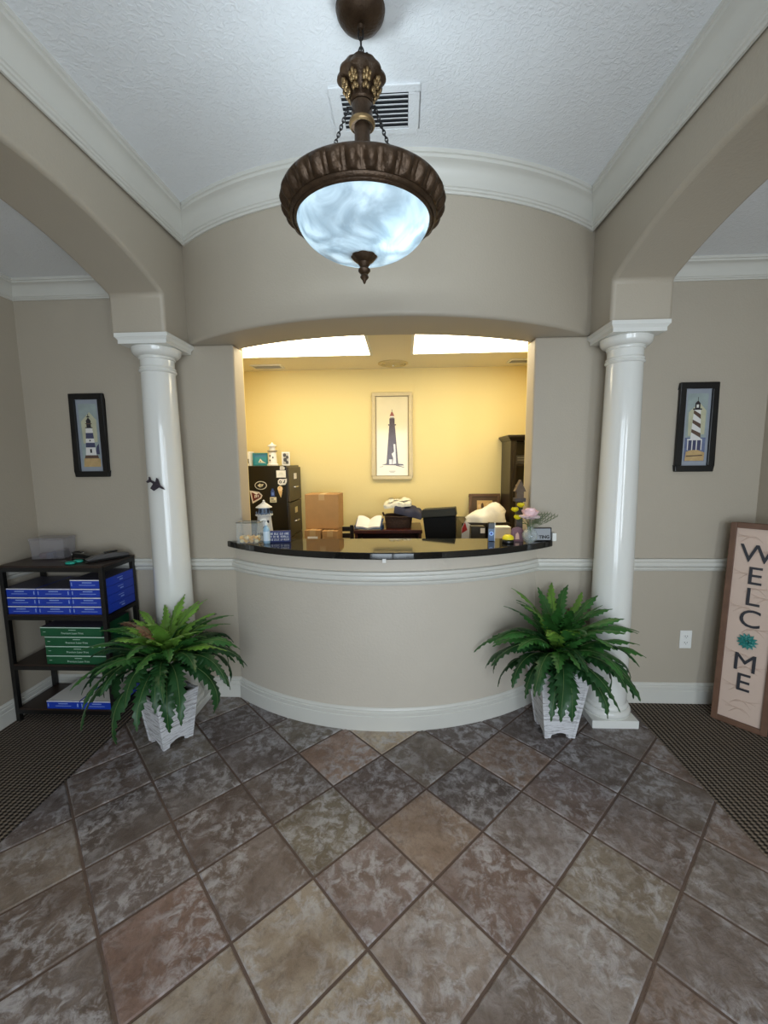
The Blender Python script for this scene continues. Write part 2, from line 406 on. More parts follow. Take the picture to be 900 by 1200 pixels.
# ------------------------------------------------------------------ columns
def column(loc, label):
    t = thing('round_column', label, 'column', loc, kind='thing')
    m = MB(); m.box(-.136,.136,-.136,.136,0,.05); m.build('plinth', M_col, t, bevel=.004)
    m = MB()
    pr = [(.134,.0505)] + [(.118+.02*math.cos(a), .076+.024*math.sin(a)) for a in [(-70+20*k)*PI/180 for k in range(9)]] + [(.122,.102),(.124,.106),(.124,.114),(.119,.120),(.1145,.128)]
    m.lathe(pr, n=56); m.build('base_moulding', M_col, t, smooth=40)
    m = MB(); n = 14
    pr = []
    for k in range(n+1):
        u = k/n; pr.append((.1135-.0195*u**1.5, .128+(2.13-.128)*u))
    m.lathe(pr, n=56); m.build('shaft', M_col, t, smooth=40)
    m = MB()
    pr = [(.094,2.13),(.101,2.134),(.104,2.140),(.101,2.147),(.096,2.150),(.097,2.153),(.100,2.158),(.097,2.163),(.093,2.167),(.093,2.205),(.099,2.208),(.101,2.214),(.098,2.219)]
    pr += [(.100+.034*math.sin(PI/2*k/6), 2.222+.036*(1-math.cos(PI/2*k/6))) for k in range(7)] + [(.136,2.266),(.128,2.272)]
    m.lathe(pr, n=56)
    m.build('capital', M_col, t, smooth=35)
    m = MB(); m.box(-.140,.140,-.140,.140,2.272,2.292); m.frustum(-.140,.140,-.140,.140,2.292,-.150,.150,-.150,.150,2.306); m.box(-.152,.152,-.152,.152,2.306,2.3275)
    m.build('abacus', M_col, t)
    return t
column((1.258,2.522,0), 'glossy white round column on the right, behind the fern in the tall planter')
column((-1.462,2.522,0), 'glossy white round column on the left, with a small dark aircraft ornament on its shaft')

# ------------------------------------------------------------------ granite top
pts = arc_pts(-.108, 1.058, 2.30, YB-.003, 56)
poly = pts + [(JR-.006, YB-.003), (JR-.006, 2.745), (JL+.006, 2.745), (JL+.006, YB-.003)]
m = MB(); m.prism(poly, 1.0495, 1.09, 'z')
tag(m.build('granite_countertop', M_granite, bevel=.006, seg=3), 'polished black granite top on the bowed reception counter', 'countertop')

m = MB(); m.box(-.120,-.100,2.2955,2.2985,1.034,1.056); m.box(-.117,-.104,2.2950,2.2953,1.040,1.050)
tag(m.build('tape_scrap', M_paper), 'tiny scrap of white tape stuck to the middle of the granite front edge', 'tape')
# ------------------------------------------------------------------ pendant lamp
def glass_bowl_mat():
    m = bpy.data.materials.new('alabaster glass'); m.use_nodes = True
    n, l = m.node_tree.nodes, m.node_tree.links; n.clear()
    out = n.new('ShaderNodeOutputMaterial')
    tr = n.new('ShaderNodeBsdfTranslucent'); tr.inputs['Color'].default_value = (.86,.93,.97,1)
    df = n.new('ShaderNodeBsdfPrincipled'); df.inputs['Base Color'].default_value = (.80,.86,.9,1); df.inputs['Roughness'].default_value = .12
    tc = n.new('ShaderNodeTexCoord'); nz = n.new('ShaderNodeTexNoise'); nz.inputs['Scale'].default_value = 6; nz.inputs['Detail'].default_value = 8; nz.inputs['Distortion'].default_value = 3
    l.new(tc.outputs['Object'], nz.inputs['Vector'])
    rp = n.new('ShaderNodeValToRGB'); rp.color_ramp.elements[0].position = .35; rp.color_ramp.elements[0].color = (.37,.44,.48,1); rp.color_ramp.elements[1].position = .62; rp.color_ramp.elements[1].color = (.66,.72,.75,1)
    l.new(nz.outputs['Fac'], rp.inputs['Fac']); l.new(rp.outputs['Color'], tr.inputs['Color'])
    mx = n.new('ShaderNodeMixShader'); mx.inputs[0].default_value = .35
    l.new(tr.outputs[0], mx.inputs[1]); l.new(df.outputs[0], mx.inputs[2]); l.new(mx.outputs[0], out.inputs[0])
    return m
M_bowl = glass_bowl_mat()
def pendant():
    t = thing('pendant_lamp', 'antique bronze bowl pendant with alabaster glass hanging from the vault ceiling', 'lamp', (-.132,1.535,0))
    m = MB(); m.lathe([(.001,3.002),(.03,3.003),(.05,3.010),(.067,3.022),(.077,3.036),(.080,3.0495)][::-1], n=40)
    m.lathe([(.010,2.992),(.013,3.004)], n=16); m.build('ceiling_canopy', M_bronze, t, smooth=50)
    # hanging chain
    m = MB()
    def link(c, a, L=.018, W=.008, r=.0028, tilt=0):
        pth = []
        for k in range(16):
            q = 2*PI*k/16; x = W*math.cos(q); z = L*math.sin(q)*1.0
            pth.append((c[0]+x*math.cos(a)+z*tilt, c[1]+x*math.sin(a), c[2]+z))
        m.tube(pth, r, 6, closed=True)
    for k in range(3): link((0,0,2.980-.027*k), k*PI/2)
    link((-.012,0,2.905), .3, L=.020, tilt=-.2); link((.014,0,2.905), .5, L=.020, tilt=.3)
    m.build('hanging_chain', M_black, t, smooth=60)
    # acanthus capital
    m = MB()
    def sc(r, z, a):
        w = max(0, min(1, (z-2.80)/.04)); return r*(1+w*(.10*(abs(math.cos(4*a))-.6)))
    m.lathe([(.034,2.775),(.038,2.780),(.036,2.788),(.038,2.80),(.045,2.818),(.054,2.832),(.070,2.838),(.078,2.845),(.077,2.853),(.066,2.866),(.054,2.884),(.040,2.893),(.001,2.897)], n=64, fn=sc)
    m.build('capital', M_bronze, t, smooth=45)
    m = MB()
    for k in range(8):
        a = 2*PI*k/8+PI/8
        for (dr, z, s) in ((.044,2.805,.008),(.054,2.822,.009),(.062,2.830,.007)):
            for j in (-1,0,1):
                b = a+j*.16; m.sphere((dr*math.cos(b), dr*math.sin(b), z-.006*abs(j)), s*(.75 if j else 1), 8, 6, (1,1,1.5))
    m.build('acanthus_leaves', M_gold, t, smooth=60)
    m = MB(); m.lathe([(.030,2.775),(.035,2.770),(.035,2.73),(.040,2.723),(.042,2.716),(.036,2.708),(.030,2.708)], n=40); m.build('collar', M_bronze, t, smooth=40)
    m = MB(); m.lathe([(.037,2.704),(.042,2.708),(.044,2.714),(.042,2.720)], n=40, cap=False); m.build('collar_ring', M_gold, t, smooth=60)
    m = MB(); m.lathe([(.025,2.46),(.026,2.50),(.026,2.709)], n=32); m.build('stem', M_bronze, t, smooth=40)
    for k, a in enumerate((PI/2, PI*7/6, PI*11/6)):
        m = MB(); d = Vector((math.cos(a), math.sin(a), 0))
        A = d*.054+Vector((0,0,2.737)); B = d*.150+Vector((0,0,2.490))
        m.tube([tuple(d*.03+Vector((0,0,2.745))), tuple(d*.04+Vector((0,0,2.752))), tuple(d*.053+Vector((0,0,2.747))), tuple(d*.054+Vector((0,0,2.737))), tuple(d*.046+Vector((0,0,2.735)))], .0035, 6)
        ax = (B-A).normalized(); s1 = ax.cross(Vector((0,0,1))).normalized(); s2 = ax.cross(s1)
        N = 20
        for q in range(N):
            c = A+(B-A)*((q+.5)/N); s = s1 if q % 2 else s2; L = (B-A).length/N*.72
            m.tube([tuple(c+ax*L*math.cos(2*PI*w/10)+s*.0048*math.sin(2*PI*w/10)) for w in range(10)], .0019, 5, closed=True)
        m.build('support_chain', M_black, t, smooth=60)
    # gadrooned ring
    m = MB(); n = 30*10
    prof = [(.215,2.476,0),(.262,2.482,0),(.271,2.478,.0),(.276,2.470,.2),(.279,2.460,.8),(.277,2.448,1),(.270,2.434,1),(.260,2.423,.8),(.252,2.418,.2),(.247,2.419,0),(.245,2.412,0),(.238,2.408,0),(.235,2.411,0),(.231,2.404,0),(.226,2.403,0),(.222,2.410,0),(.215,2.43,0)]
    rows = []
    for r, z, w in prof:
        row = []
        for k in range(n):
            a = 2*PI*k/n; ph = (k % 10)/10; lobe = (abs(math.sin(PI*ph))**.7) if ph < .8 else .25
            big = math.sin(PI*min(1, ph/.72)) if ph < .72 else .35*math.sin(PI*(ph-.72)/.28)
            rr = r-.010*w*(1-big); zz = z+.008*w*(1-big)
            row.append((rr*math.cos(a), rr*math.sin(a), zz))
        rows.append(row)
    m.grid(rows, cu=True, cv=True); m.build('ring', M_bronze, t, smooth=60)
    # glass bowl, 4 mm wall
    m = MB(); R = .2255
    outer = [(R*math.sin(PI/2*k/18)+.0001, 2.298+(2.4215-2.298)*(1-math.cos(PI/2*k/18))) for k in range(19)]
    inner = [(max(.0001, r-.004), z+.004) for r, z in outer]
    m.lathe(outer+[(R-.004, 2.4255)]+inner[::-1][1:], n=72, cap=False); m.build('glass_bowl', M_bowl, t, smooth=60)
    m = MB(); m.lathe([(.018,2.279),(.026,2.283),(.034,2.290),(.042,2.300),(.045,2.306),(.041,2.312),(.02,2.3135)], n=48, fn=lambda r,z,a: r*(1+.07*abs(math.cos(4*a)) if z > 2.285 else 1))
    m.lathe([(.001,2.212),(.004,2.215),(.007,2.224),(.011,2.228),(.015,2.234),(.013,2.240),(.010,2.243),(.015,2.247),(.021,2.254),(.021,2.259),(.015,2.264),(.013,2.267),(.018,2.273),(.022,2.280)], n=32)
    m.build('finial', M_bronze, t, smooth=45)
    # bulbs inside the bowl
    M_bulb = mat('lit bulb', (255,255,255), .4, emit=(226,242,255), estr=9)
    for (bx, by) in ((.115,-.045),(-.10,.06)):
        m = MB(); m.sphere((bx,by,2.405), .024, 16, 10, (1,1,1.15)); m.build('bulb', M_bulb, t, smooth=60)
        m = MB(); m.tube([(bx*.2,by*.2,2.47),(bx,by,2.463),(bx,by,2.43)], .009, 8); m.build('socket_arm', M_bronze, t, smooth=60)
pendant()
def point(name, loc, e, col, r):
    d = bpy.data.lights.new(name, 'POINT'); d.energy = e; d.color = col; d.shadow_soft_size = r
    o = bpy.data.objects.new(name, d); C.objects.link(o); o.location = loc; return o
point('lamp_glow', (-.132+.118, 1.535-.060, 2.368), 2.0, (.80,.92,1), .014)
point('lamp_glow', (-.132-.06, 1.535+.045, 2.505), 6.5, (.80,.92,1), .03)

# ------------------------------------------------------------------ ceiling vent of the vault
t = thing('ceiling_vent', 'white rectangular air vent in the vault ceiling behind the pendant lamp', 'vent', (-.108,1.928,3.0495))
M_void = mat('duct dark', (40,42,45), .9)
m = MB(); m.box(-.18,.18,-.125,-.092,-.008,0); m.box(-.18,.18,.092,.125,-.008,0); m.box(-.18,-.135,-.092,.092,-.008,0); m.box(.135,.18,-.092,.092,-.008,0); m.build('frame', M_ceil, t, bevel=.002)
m = MB(); m.box(-.135,.135,-.092,.092,-.002,-.0005); m.build('backing', M_void, t)
for k in range(8):
    m = MB(); y = -.08+k*.0232; m.M = T(0,y,-.006) @ RX(.5); m.box(-.134,.134,-.0105,.0105,-.0008,.0008); m.build('slat', M_ceil, t)

# ------------------------------------------------------------------ pictures
def plate(m, poly, y, mi):   # flat coloured shape in the xz plane facing -y
    m.mi = mi; m.poly([(p[0], y, p[1]) for p in poly])
def rect(x0, x1, z0, z1): return [(x0,z0),(x1,z0),(x1,z1),(x0,z1)]
def frame_bars(m, w, h, b, d):
    m.box(-w/2,w/2,-d,0,h/2-b,h/2); m.box(-w/2,w/2,-d,0,-h/2,-h/2+b); m.box(-w/2,-w/2+b,-d,0,-h/2+b,h/2-b); m.box(w/2-b,w/2,-d,0,-h/2+b,h/2-b)
P_sky = mat('print sky', (150,162,160), .25, var=.35, vscale=14, coat=.3)
P_mat_ = mat('print border', (150,156,166), .25, var=.1, vscale=20, coat=.3)
P_cream = mat('print cloud', (186,184,156), .25, var=.25, vscale=20, coat=.3)
P_white = mat('print white', (222,220,216), .25, coat=.3)
P_black = mat('print black', (40,38,44), .25, coat=.3)
P_navy = mat('print navy', (70,72,100), .25, coat=.3)
P_sand = mat('print sand', (190,160,112), .25, var=.3, vscale=40, coat=.3)
P_brown = mat('print brown', (92,72,62), .25, coat=.3)
P_blue = mat('print sea', (104,114,146), .25, var=.4, vscale=40, coat=.3)
PM = [P_mat_, P_sky, P_cream, P_white, P_black, P_navy, P_sand, P_brown, P_blue]
def side_picture(loc, label, kind):
    t = thing('framed_picture', label, 'picture', loc)
    w, h = .226, .532
    m = MB(); frame_bars(m, w, h, .037, .024); m.build('frame', M_blackframe, t, bevel=.004)
    m = MB(); m.mi = 0; m.box(-w/2+.034, w/2-.034, -.010, -.001, -h/2+.034, h/2-.034)
    y = -.0105; W, H = .072, .222
    plate(m, rect(-W+.012,W-.012,-H+.02,H-.02), y, 1)
    plate(m, [(-.045,-.05),(.05,-.04),(.052,.10),(.01,.15),(-.05,.09)], y-.0003, 2)
    plate(m, rect(-W+.012,W-.012,-H+.02,-.06), y-.0005, 8 if kind else 1)
    plate(m, [(-.055,-.20),(.058,-.20),(.06,-.15),(.0,-.128),(-.05,-.145)], y-.0007, 6)
    if kind == 0:      # banded tower
        bands = [(-.125,-.075,3),(-.075,-.045,5),(-.045,-.018,3),(-.018,.018,5),(.018,.048,3)]
        for z0, z1, mi in bands:
            f = lambda z: .036-.014*(z+.125)/.173
            plate(m, [(-f(z0),z0),(f(z0),z0),(f(z1),z1),(-f(z1),z1)], y-.001, mi)
        plate(m, rect(-.024,.024,.048,.054), y-.0012, 4); plate(m, rect(-.015,.015,.054,.092), y-.0012, 4); plate(m, rect(-.022,.022,.074,.079), y-.0014, 7)
        plate(m, [(-.018,.092),(.018,.092),(.004,.112),(-.004,.112)], y-.0012, 4); plate(m, rect(-.002,.002,.112,.138), y-.0012, 4); plate(m, [(-.014,.118),(.014,.118),(.0,.128)], y-.0012, 4)
        plate(m, rect(-.005,.007,-.11,-.085), y-.0014, 4); plate(m, rect(-.004,.004,-.036,-.026), y-.0014, 4)
        plate(m, [(.028,-.12),(.058,-.12),(.056,-.05),(.04,-.07)], y-.0009, 5)
        plate(m, [(-.045,-.145),(.05,-.145),(.045,-.125),(-.04,-.125)], y-.0011, 7)
    else:              # spiral tower
        f = lambda z: .030-.010*(z+.07)/.175
        plate(m, [(-f(-.07),-.07),(f(-.07),-.07),(f(.105),.105),(-f(.105),.105)], y-.001, 3)
        for z in (-.058,-.002,.054):
            a, b = z, z+.028
            plate(m, [(-f(a+.03),a+.03),(f(a),a-.004),(f(b),b-.004),(-f(b+.022),b+.022)], y-.0012, 7)
        plate(m, rect(-.026,.026,.105,.113), y-.0013, 4); plate(m, rect(-.015,.015,.113,.142), y-.0013, 4); plate(m, rect(-.007,.006,.118,.136), y-.0014, 3)
        plate(m, [(-.017,.142),(.017,.142),(.0,.160)], y-.0013, 4); plate(m, rect(-.0015,.0015,.158,.180), y-.0013, 4)
        plate(m, rect(-.048,.040,-.135,-.072), y-.001, 5); plate(m, rect(-.048,.040,-.076,-.068), y-.0012, 3)
        for x in (-.046,-.02,.006,.034): plate(m, rect(x,x+.006,-.135,-.072), y-.0013, 3)
        plate(m, [(-.05,-.175),(.05,-.17),(.045,-.164),(-.045,-.168)], y-.0012, 7)
    m.build('print', PM, t)
side_picture((-2.030,YB-.001,1.784), 'black framed print of a banded lighthouse on the wall above the storage rack', 0)
side_picture((1.772,YB-.001,1.784), 'black framed print of a spiral striped lighthouse on the wall above the outlet', 1)
def office_picture():
    t = thing('framed_picture', 'tall cream framed print of a dark lighthouse on the yellow office wall', 'picture', (-.103,YO-.001,1.828))
    Fm = mat('champagne frame', (206,190,146), .4, var=.1, vscale=30); Lm = mat('frame lip', (150,132,92), .4)
    w, h = .372, .80
    m = MB(); frame_bars(m, w, h, .034, .03); m.build('frame', Fm, t, bevel=.008, seg=3)
    m = MB(); frame_bars(m, w-.066, h-.066, .007, .016); m.build('inner_lip', Lm, t)
    cream = mat('print cream', (232,220,182), .15, var=.06, vscale=12, coat=.4); dk = mat('print charcoal', (74,52,44), .2, var=.4, vscale=30); rd = mat('print red', (150,80,60), .2)
    m = MB(); m.mi = 0; m.box(-w/2+.038, w/2-.038, -.010, -.001, -h/2+.038, h/2-.038); y = -.0105
    f = lambda z: .056-.030*(z+.255)/.36
    plate(m, [(-f(-.255),-.255),(f(-.255),-.255),(f(.10),.10),(-f(.10),.10)], y, 1)
    plate(m, [(.002,-.255),(.036,-.25),(.028,-.07),(.012,-.07),(.016,-.14),(-.006,-.16),(.008,-.2)], y-.0004, 2)
    plate(m, rect(-.03,-.002,-.255,-.21), y-.0004, 2)
    plate(m, rect(-.036,.036,.10,.112), y-.0006, 1); plate(m, rect(-.024,.024,.112,.165), y-.0004, 1); plate(m, rect(-.012,.014,.17,.188), y-.0004, 2)
    plate(m, [(-.022,.186),(.022,.186),(.006,.222),(-.006,.222)], y-.0005, 3); plate(m, rect(-.002,.002,.22,.245), y-.0005, 1); plate(m, rect(-.018,.018,.166,.172), y-.0006, 1)
    plate(m, [(-.10,-.262),(.11,-.268),(.10,-.256),(.05,-.25),(-.06,-.25)], y-.0003, 1)
    plate(m, [(-.12,-.282),(-.085,-.278),(-.085,-.274),(-.12,-.279)], y-.0003, 1); plate(m, [(.03,-.27),(.11,-.288),(.112,-.284),(.04,-.262)], y-.0003, 1)
    plate(m, rect(-.03,.03,-.322,-.318), y-.0003, 1); plate(m, rect(-.022,.02,-.332,-.329), y-.0003, 1)
    m.build('print', [cream, dk, P_white, rd], t)
office_picture()

# ------------------------------------------------------------------ aircraft ornament on the left column
t = thing('aircraft_ornament', 'tiny dark jet-shaped ornament stuck on the left white column', 'ornament', (-1.452,2.403,1.478), kind='thing')
Mj = mat('dark jet grey', (52,44,54), .5, var=.3, vscale=60)
m = MB(); m.M = RY(math.radians(32))
m.tube([(-.055,0,0),(-.045,0,0),(-.01,0,.001),(.02,0,0),(.04,0,0),(.058,0,-.001)], [.003,.006,.009,.008,.006,.001], 10); m.build('fuselage', Mj, t, smooth=60)
for pol in ([(-.012,.006),(.022,.006),(-.008,.034),(-.02,.034)], [(-.02,-.006),(.022,-.006),(.004,-.042),(-.022,-.040)]):
    m = MB(); m.M = RY(math.radians(32)); m.prism(pol, -.002, .002, 'y'); m.build('wing', Mj, t)
m = MB(); m.M = RY(math.radians(32)); m.prism([(-.055,-.002),(-.035,-.002),(-.05,-.02),(-.062,-.018)], -.002, .002, 'y'); m.prism([(-.055,.002),(-.035,.002),(-.052,.018),(-.062,.016)], -.002, .002, 'y'); m.build('tail', Mj, t)

# ------------------------------------------------------------------ wall outlet
t = thing('wall_outlet', 'white double outlet on the wall below the chair rail beside the welcome sign', 'outlet', (1.815,YB-.0005,.439))
m = MB(); m.box(-.037,.037,-.006,0,-.06,.06); m.build('cover_plate', M_white, t, bevel=.004)
for z in (-.021,.021):
    m = MB(); m.prism([(.0165*math.cos(a)*1.0, z+max(-.0135,min(.0135,.0165*math.sin(a)))) for a in [2*PI*k/24 for k in range(24)]], -.0085, -.005, 'y'); m.mi = 1
    m.box(-.008,-.0055,-.009,-.008,z-.002,z+.007); m.box(.0055,.008,-.009,-.008,z-.002,z+.007); m.box(-.002,.002,-.009,-.008,z-.010,z-.006); m.build('socket', [M_white, M_black], t)

# ------------------------------------------------------------------ welcome sign leaning in the corner
def welcome_sign():
    L, Wd = 1.215, .262
    bl, br = Vector((1.916,2.536,.004)), Vector((2.092,2.342,.004))
    ux = (br-bl).normalized(); nb = Vector((-ux.y, ux.x, 0))       # nb points back to the corner
    if nb.y < 0: nb = -nb
    th = math.radians(4.2); uz = (Vector((0,0,1))*math.cos(th)+nb*math.sin(th)); uy = uz.cross(ux)
    Mx = Matrix((( ux.x, uy.x, uz.x, bl.x+ux.x*Wd/2), (ux.y, uy.y, uz.y, bl.y+ux.y*Wd/2), (ux.z, uy.z, uz.z, bl.z), (0,0,0,1)))
    t = thing('welcome_sign', 'tall wooden porch sign reading WELCOME leaning in the right corner on the carpet', 'sign'); t.matrix_world = Mx
    Fw = mat('walnut stain', (106,76,58), .55, var=.3, vscale=18, bump=.15, bscale=60); Bd = mat('blush board', (210,186,170), .6, var=.06, vscale=6)
    Rl = mat('blush relief', (203,178,162), .55); Lt = mat('letter grey', (46,46,52), .5); Tl = mat('teal petals', (38,128,122), .45, var=.2, vscale=60)
    b = .03
    m = MB(); m.box(-Wd/2,-Wd/2+b,-.03,0,0,L); m.box(Wd/2-b,Wd/2,-.03,0,0,L); m.box(-Wd/2+b,Wd/2-b,-.03,0,0,b); m.box(-Wd/2+b,Wd/2-b,-.03,0,L-b,L); m.build('frame', Fw, t, bevel=.003)
    m = MB(); m.box(-Wd/2+b-.003,Wd/2-b+.003,-.014,-.002,b-.003,L-b+.003); m.build('board', Bd, t)
    for (x0, z0, k) in ((-.08,1.10,1),(.07,1.02,-1),(-.07,.88,1),(.06,.80,-1),(-.08,.68,1),(.07,.56,-1),(-.07,.40,1),(.06,.33,-1),(-.06,.20,1),(.05,.12,-1),(-.05,.07,1),(.02,.75,1)):
        m = MB()
        for q in range(3):
            pts = [(max(-.094,min(.094,x0+k*(.10*s-.02*q))), -.0145, min(L-b-.006,max(b+.006,z0+(.05-.03*q)*math.sin(2.6*s)+.03*q-.02*s))) for s in [w/12 for w in range(13)]]
            m.tube(pts, [.0012+.0016*math.sin(PI*w/12) for w in range(13)], 6)
        m.build('leaf_relief', Rl, t, smooth=60)
    for ch, z in (('W',1.035),('E',.905),('L',.780),('C',.650),('M',.385),('E',.265)):
        m = MB(); text_mesh(m, ch, .150, T(0,-.0165,z) @ FACE, depth=.003); m.build('letter', Lt, t)
    m = MB()
    for ring, (n, r0, r1, tilt) in enumerate(((13,.012,.050,.006),(9,.008,.036,.012),(6,.004,.022,.017))):
        for k in range(n):
            a = 2*PI*k/n+ring*.3; d = Vector((math.cos(a),0,math.sin(a))); s = Vector((-math.sin(a),0,math.cos(a))); o = Vector((0,-.016,.520))
            c = [o+d*r0+Vector((0,-tilt*.5,0)), o+d*(r0+r1)/2+s*.009+Vector((0,-tilt-.003,0)), o+d*r1+Vector((0,-tilt*.8,0)), o+d*(r0+r1)/2-s*.009+Vector((0,-tilt-.003,0)), o+d*(r0+r1)/2+Vector((0,-tilt-.0005,0))]
            i = [m.pt(p) for p in c]
            for q in range(4): m.face((i[q], i[(q+1)%4], i[4]))
            j = [m.pt(p+Vector((0,.003,0))) for p in c[:4]]; m.face(list(reversed(j)))
            for q in range(4): m.face((i[q], j[q], j[(q+1)%4], i[(q+1)%4]))
    m.sphere((0,-.034,.520), .006, 10, 8); m.build('flower', Tl, t)
welcome_sign()

# ------------------------------------------------------------------ potted ferns
def leaf_mat(name, col, vein):
    m = mat(name, col, .42, var=.35, vscale=16, spec=.35); return m
L_dark = leaf_mat('dark frond', (34,72,36), 0); L_mid = leaf_mat('green frond', (52,100,44), 0); L_light = leaf_mat('young frond', (104,146,58), 0); L_rust = leaf_mat('rusty frond', (112,84,62), 0)
M_rib = mat('frond rib', (96,120,70), .5)
def white_wood():
    m = mat('whitewashed wood', (206,206,208), .7)
    n, l = m.node_tree.nodes, m.node_tree.links; b = n['Principled BSDF']
    tc = n.new('ShaderNodeTexCoord'); mp = n.new('ShaderNodeMapping'); mp.inputs['Scale'].default_value = (9,9,70); l.new(tc.outputs['Object'], mp.inputs['Vector'])
    nz = n.new('ShaderNodeTexNoise'); nz.inputs['Scale'].default_value = 1.4; nz.inputs['Detail'].default_value = 6; nz.inputs['Roughness'].default_value = .7; l.new(mp.outputs[0], nz.inputs['Vector'])
    rp = n.new('ShaderNodeValToRGB'); e = rp.color_ramp.elements; e[0].position = .34; e[0].color = (*lin((126,122,124)),1); e[1].position = .52; e[1].color = (*lin((216,216,219)),1)
    l.new(nz.outputs['Fac'], rp.inputs['Fac']); l.new(rp.outputs['Color'], b.inputs['Base Color'])
    bp = n.new('ShaderNodeBump'); bp.inputs['Strength'].default_value = .4; bp.inputs['Distance'].default_value = .004; l.new(nz.outputs['Fac'], bp.inputs['Height']); l.new(bp.outputs['Normal'], b.inputs['Normal'])
    return m
M_ww = white_wood(); M_moss = mat('planter soil', (40,34,26), .95, bump=.5, bscale=50)
def planter(t, wb, wt, h):
    m = MB(); wall = .014
    # four tapering boards, each with an arched foot cut-out
    for k in range(4):
        m.M = RZ(PI/2*k); f = lambda z: (wb+(wt-wb)*z/h)/2
        xs = [-1,-.62,-.55,-.40,-.2,0,.2,.40,.55,.62,1]; zs = [0,.0,.022,.026,.034,.036,.034,.026,.022,.0,0]
        lo = [(x*f(z), z) for x, z in zip(xs, zs)]
        out_b = [m.pt((x, -f(z), z)) for x, z in lo]; out_t = [m.pt((x*f(h), -f(h), h)) for x in xs]
        in_b = [m.pt((x*(f(z)-wall)/f(z), -f(z)+wall, z)) for x, z in lo]; in_t = [m.pt((x*(f(h)-wall), -f(h)+wall, h)) for x in xs]
        for q in range(len(xs)-1):
            m.face((out_b[q], out_b[q+1], out_t[q+1], out_t[q])); m.face((in_b[q+1], in_b[q], in_t[q], in_t[q+1]))
            m.face((out_t[q], out_t[q+1], in_t[q+1], in_t[q])); m.face((out_b[q+1], out_b[q], in_b[q], in_b[q+1]))
    m.M = Matrix.Identity(4)
    p = m.build('planter_box', M_ww, t)
    for k in range(4):
        mm = MB(); f0, f1 = wb/2, wt/2; a = PI/2*k+PI/4
        mm.M = RZ(PI/2*k); mm.frustum(f0-.014,f0+.003,-f0-.003,-f0+.014,0, f1-.014,f1+.003,-f1-.003,-f1+.014,h+.004); mm.build('corner_post', M_ww, p)
    m = MB(); s = (wb+(wt-wb)*.9)/2-wall; m.box(-s,s,-s,s,h*.84,h*.9); m.build('soil', M_moss, t)
def frond_mesh(az, e0, droop, L, W, rnd, p0, mats, mi, block):
    m = MB(); N = 40; p = Vector(p0); rows = []; rib = []
    d2 = Vector((math.cos(az), math.sin(az), 0)); side = Vector((-math.sin(az), math.cos(az), 0)); roll = rnd.uniform(-.35,.35); bend = rnd.uniform(-.5,.5)
    wav = rnd.uniform(0, 6)
    for k in range(N+1):
        u = k/N; e = e0-droop*(u**1.25); az2 = az+bend*u*u
        d2 = Vector((math.cos(az2), math.sin(az2), 0)); side = Vector((-math.sin(az2), math.cos(az2), 0))
        dr = d2*math.cos(e)+Vector((0,0,math.sin(e))); nrm = d2*-math.sin(e)+Vector((0,0,math.cos(e)))
        sd = side*math.cos(roll)+nrm*math.sin(roll); nn = nrm*math.cos(roll)-side*math.sin(roll)
        p = p+dr*(L/N)
        env = 0 if u < .06 else math.sin(PI*((u-.06)/.94)**.62)**.7 if u < 1 else 0
        tip = (k % 3); tw = (1.0, .86, .60)[tip]; fw = (.012, .002, -.004)[tip]
        w = max(.0022, W*env*tw) if k < N else .0008
        ed = .012*math.sin(wav+u*14)
        row = [p+sd*w+dr*fw*env*1.4+nn*(-.30*w+ed*env), p+sd*w*.5+dr*fw*.3+nn*(-.05*w+ed*.4*env), p-nn*.002, p-sd*w*.5+dr*fw*.3+nn*(-.05*w-ed*.4*env), p-sd*w+dr*fw*env*1.4+nn*(-.30*w-ed*env)]
        if block and any(block(q) for q in row): return None
        rows.append([tuple(q) for q in row]); rib.append(tuple(p+nn*.0005))
    m.mi = mi; m.grid(rows); m.mi = 4
    m.tube(rib, [.0024*(1-.75*k/N) for k in range(N+1)], 5)
    return m
def fern(label, loc, rz, wb, wt, h, seed, n, Lmin, Lmax, block, light, dropk, crown):
    t = thing('potted_fern', label, 'potted plant', loc, rz)
    planter(t, wb, wt, h)
    rnd = random.Random(seed); mats = [L_dark, L_mid, L_light, L_rust, M_rib]
    Rm = Matrix.Translation(loc) @ RZ(rz)
    blk = lambda q: block(Rm @ q)
    ga = 2.39996
    for i in range(n):
        u = i/n                                      # 0 = outermost, 1 = centre
        az = i*ga+rnd.uniform(-.3,.3); e0 = math.radians(14+68*u**.85)+rnd.uniform(-.12,.12); droop = math.radians((124-72*u)*dropk)*rnd.uniform(.85,1.12)
        L = (Lmax+(Lmin-Lmax)*u)*rnd.uniform(.84,1.08); W = rnd.uniform(.046,.060)*(1-.12*u)
        mi = 0 if u < .45 else (1 if u < .72 else 2)
        if rnd.random() < .25 and u > .15: mi = max(0, min(2, mi+rnd.choice((-1,1))))
        if mi == 2 and rnd.random() > light: mi = 1
        if rnd.random() < .06 and u > .35 and math.sin(az+rz) > -.3: mi = 3
        r0 = .045*(1-u); f = None
        for sh in (1, .88, .76, .64, .52, .42, .34):
            for kk in range(3):
                a2 = az+rnd.uniform(-.2,.2)*kk
                f = frond_mesh(a2, min(1.45, e0+(1-sh)*.5), droop, L*sh, W*(.5+.5*sh), rnd, (r0*math.cos(a2), r0*math.sin(a2), crown+rnd.uniform(-.02,.02)), mats, mi, blk)
                if f: break
            if f: break
        if f: f.build('frond', mats, t, smooth=50)
    m = MB(); m.lathe([(.035,h*.9),(.035,crown-.03),(.02,crown),(.001,crown+.005)], n=14); m.build('crown', L_dark, t, smooth=60)
colR, colL = (1.258,2.522), (-1.462,2.522)
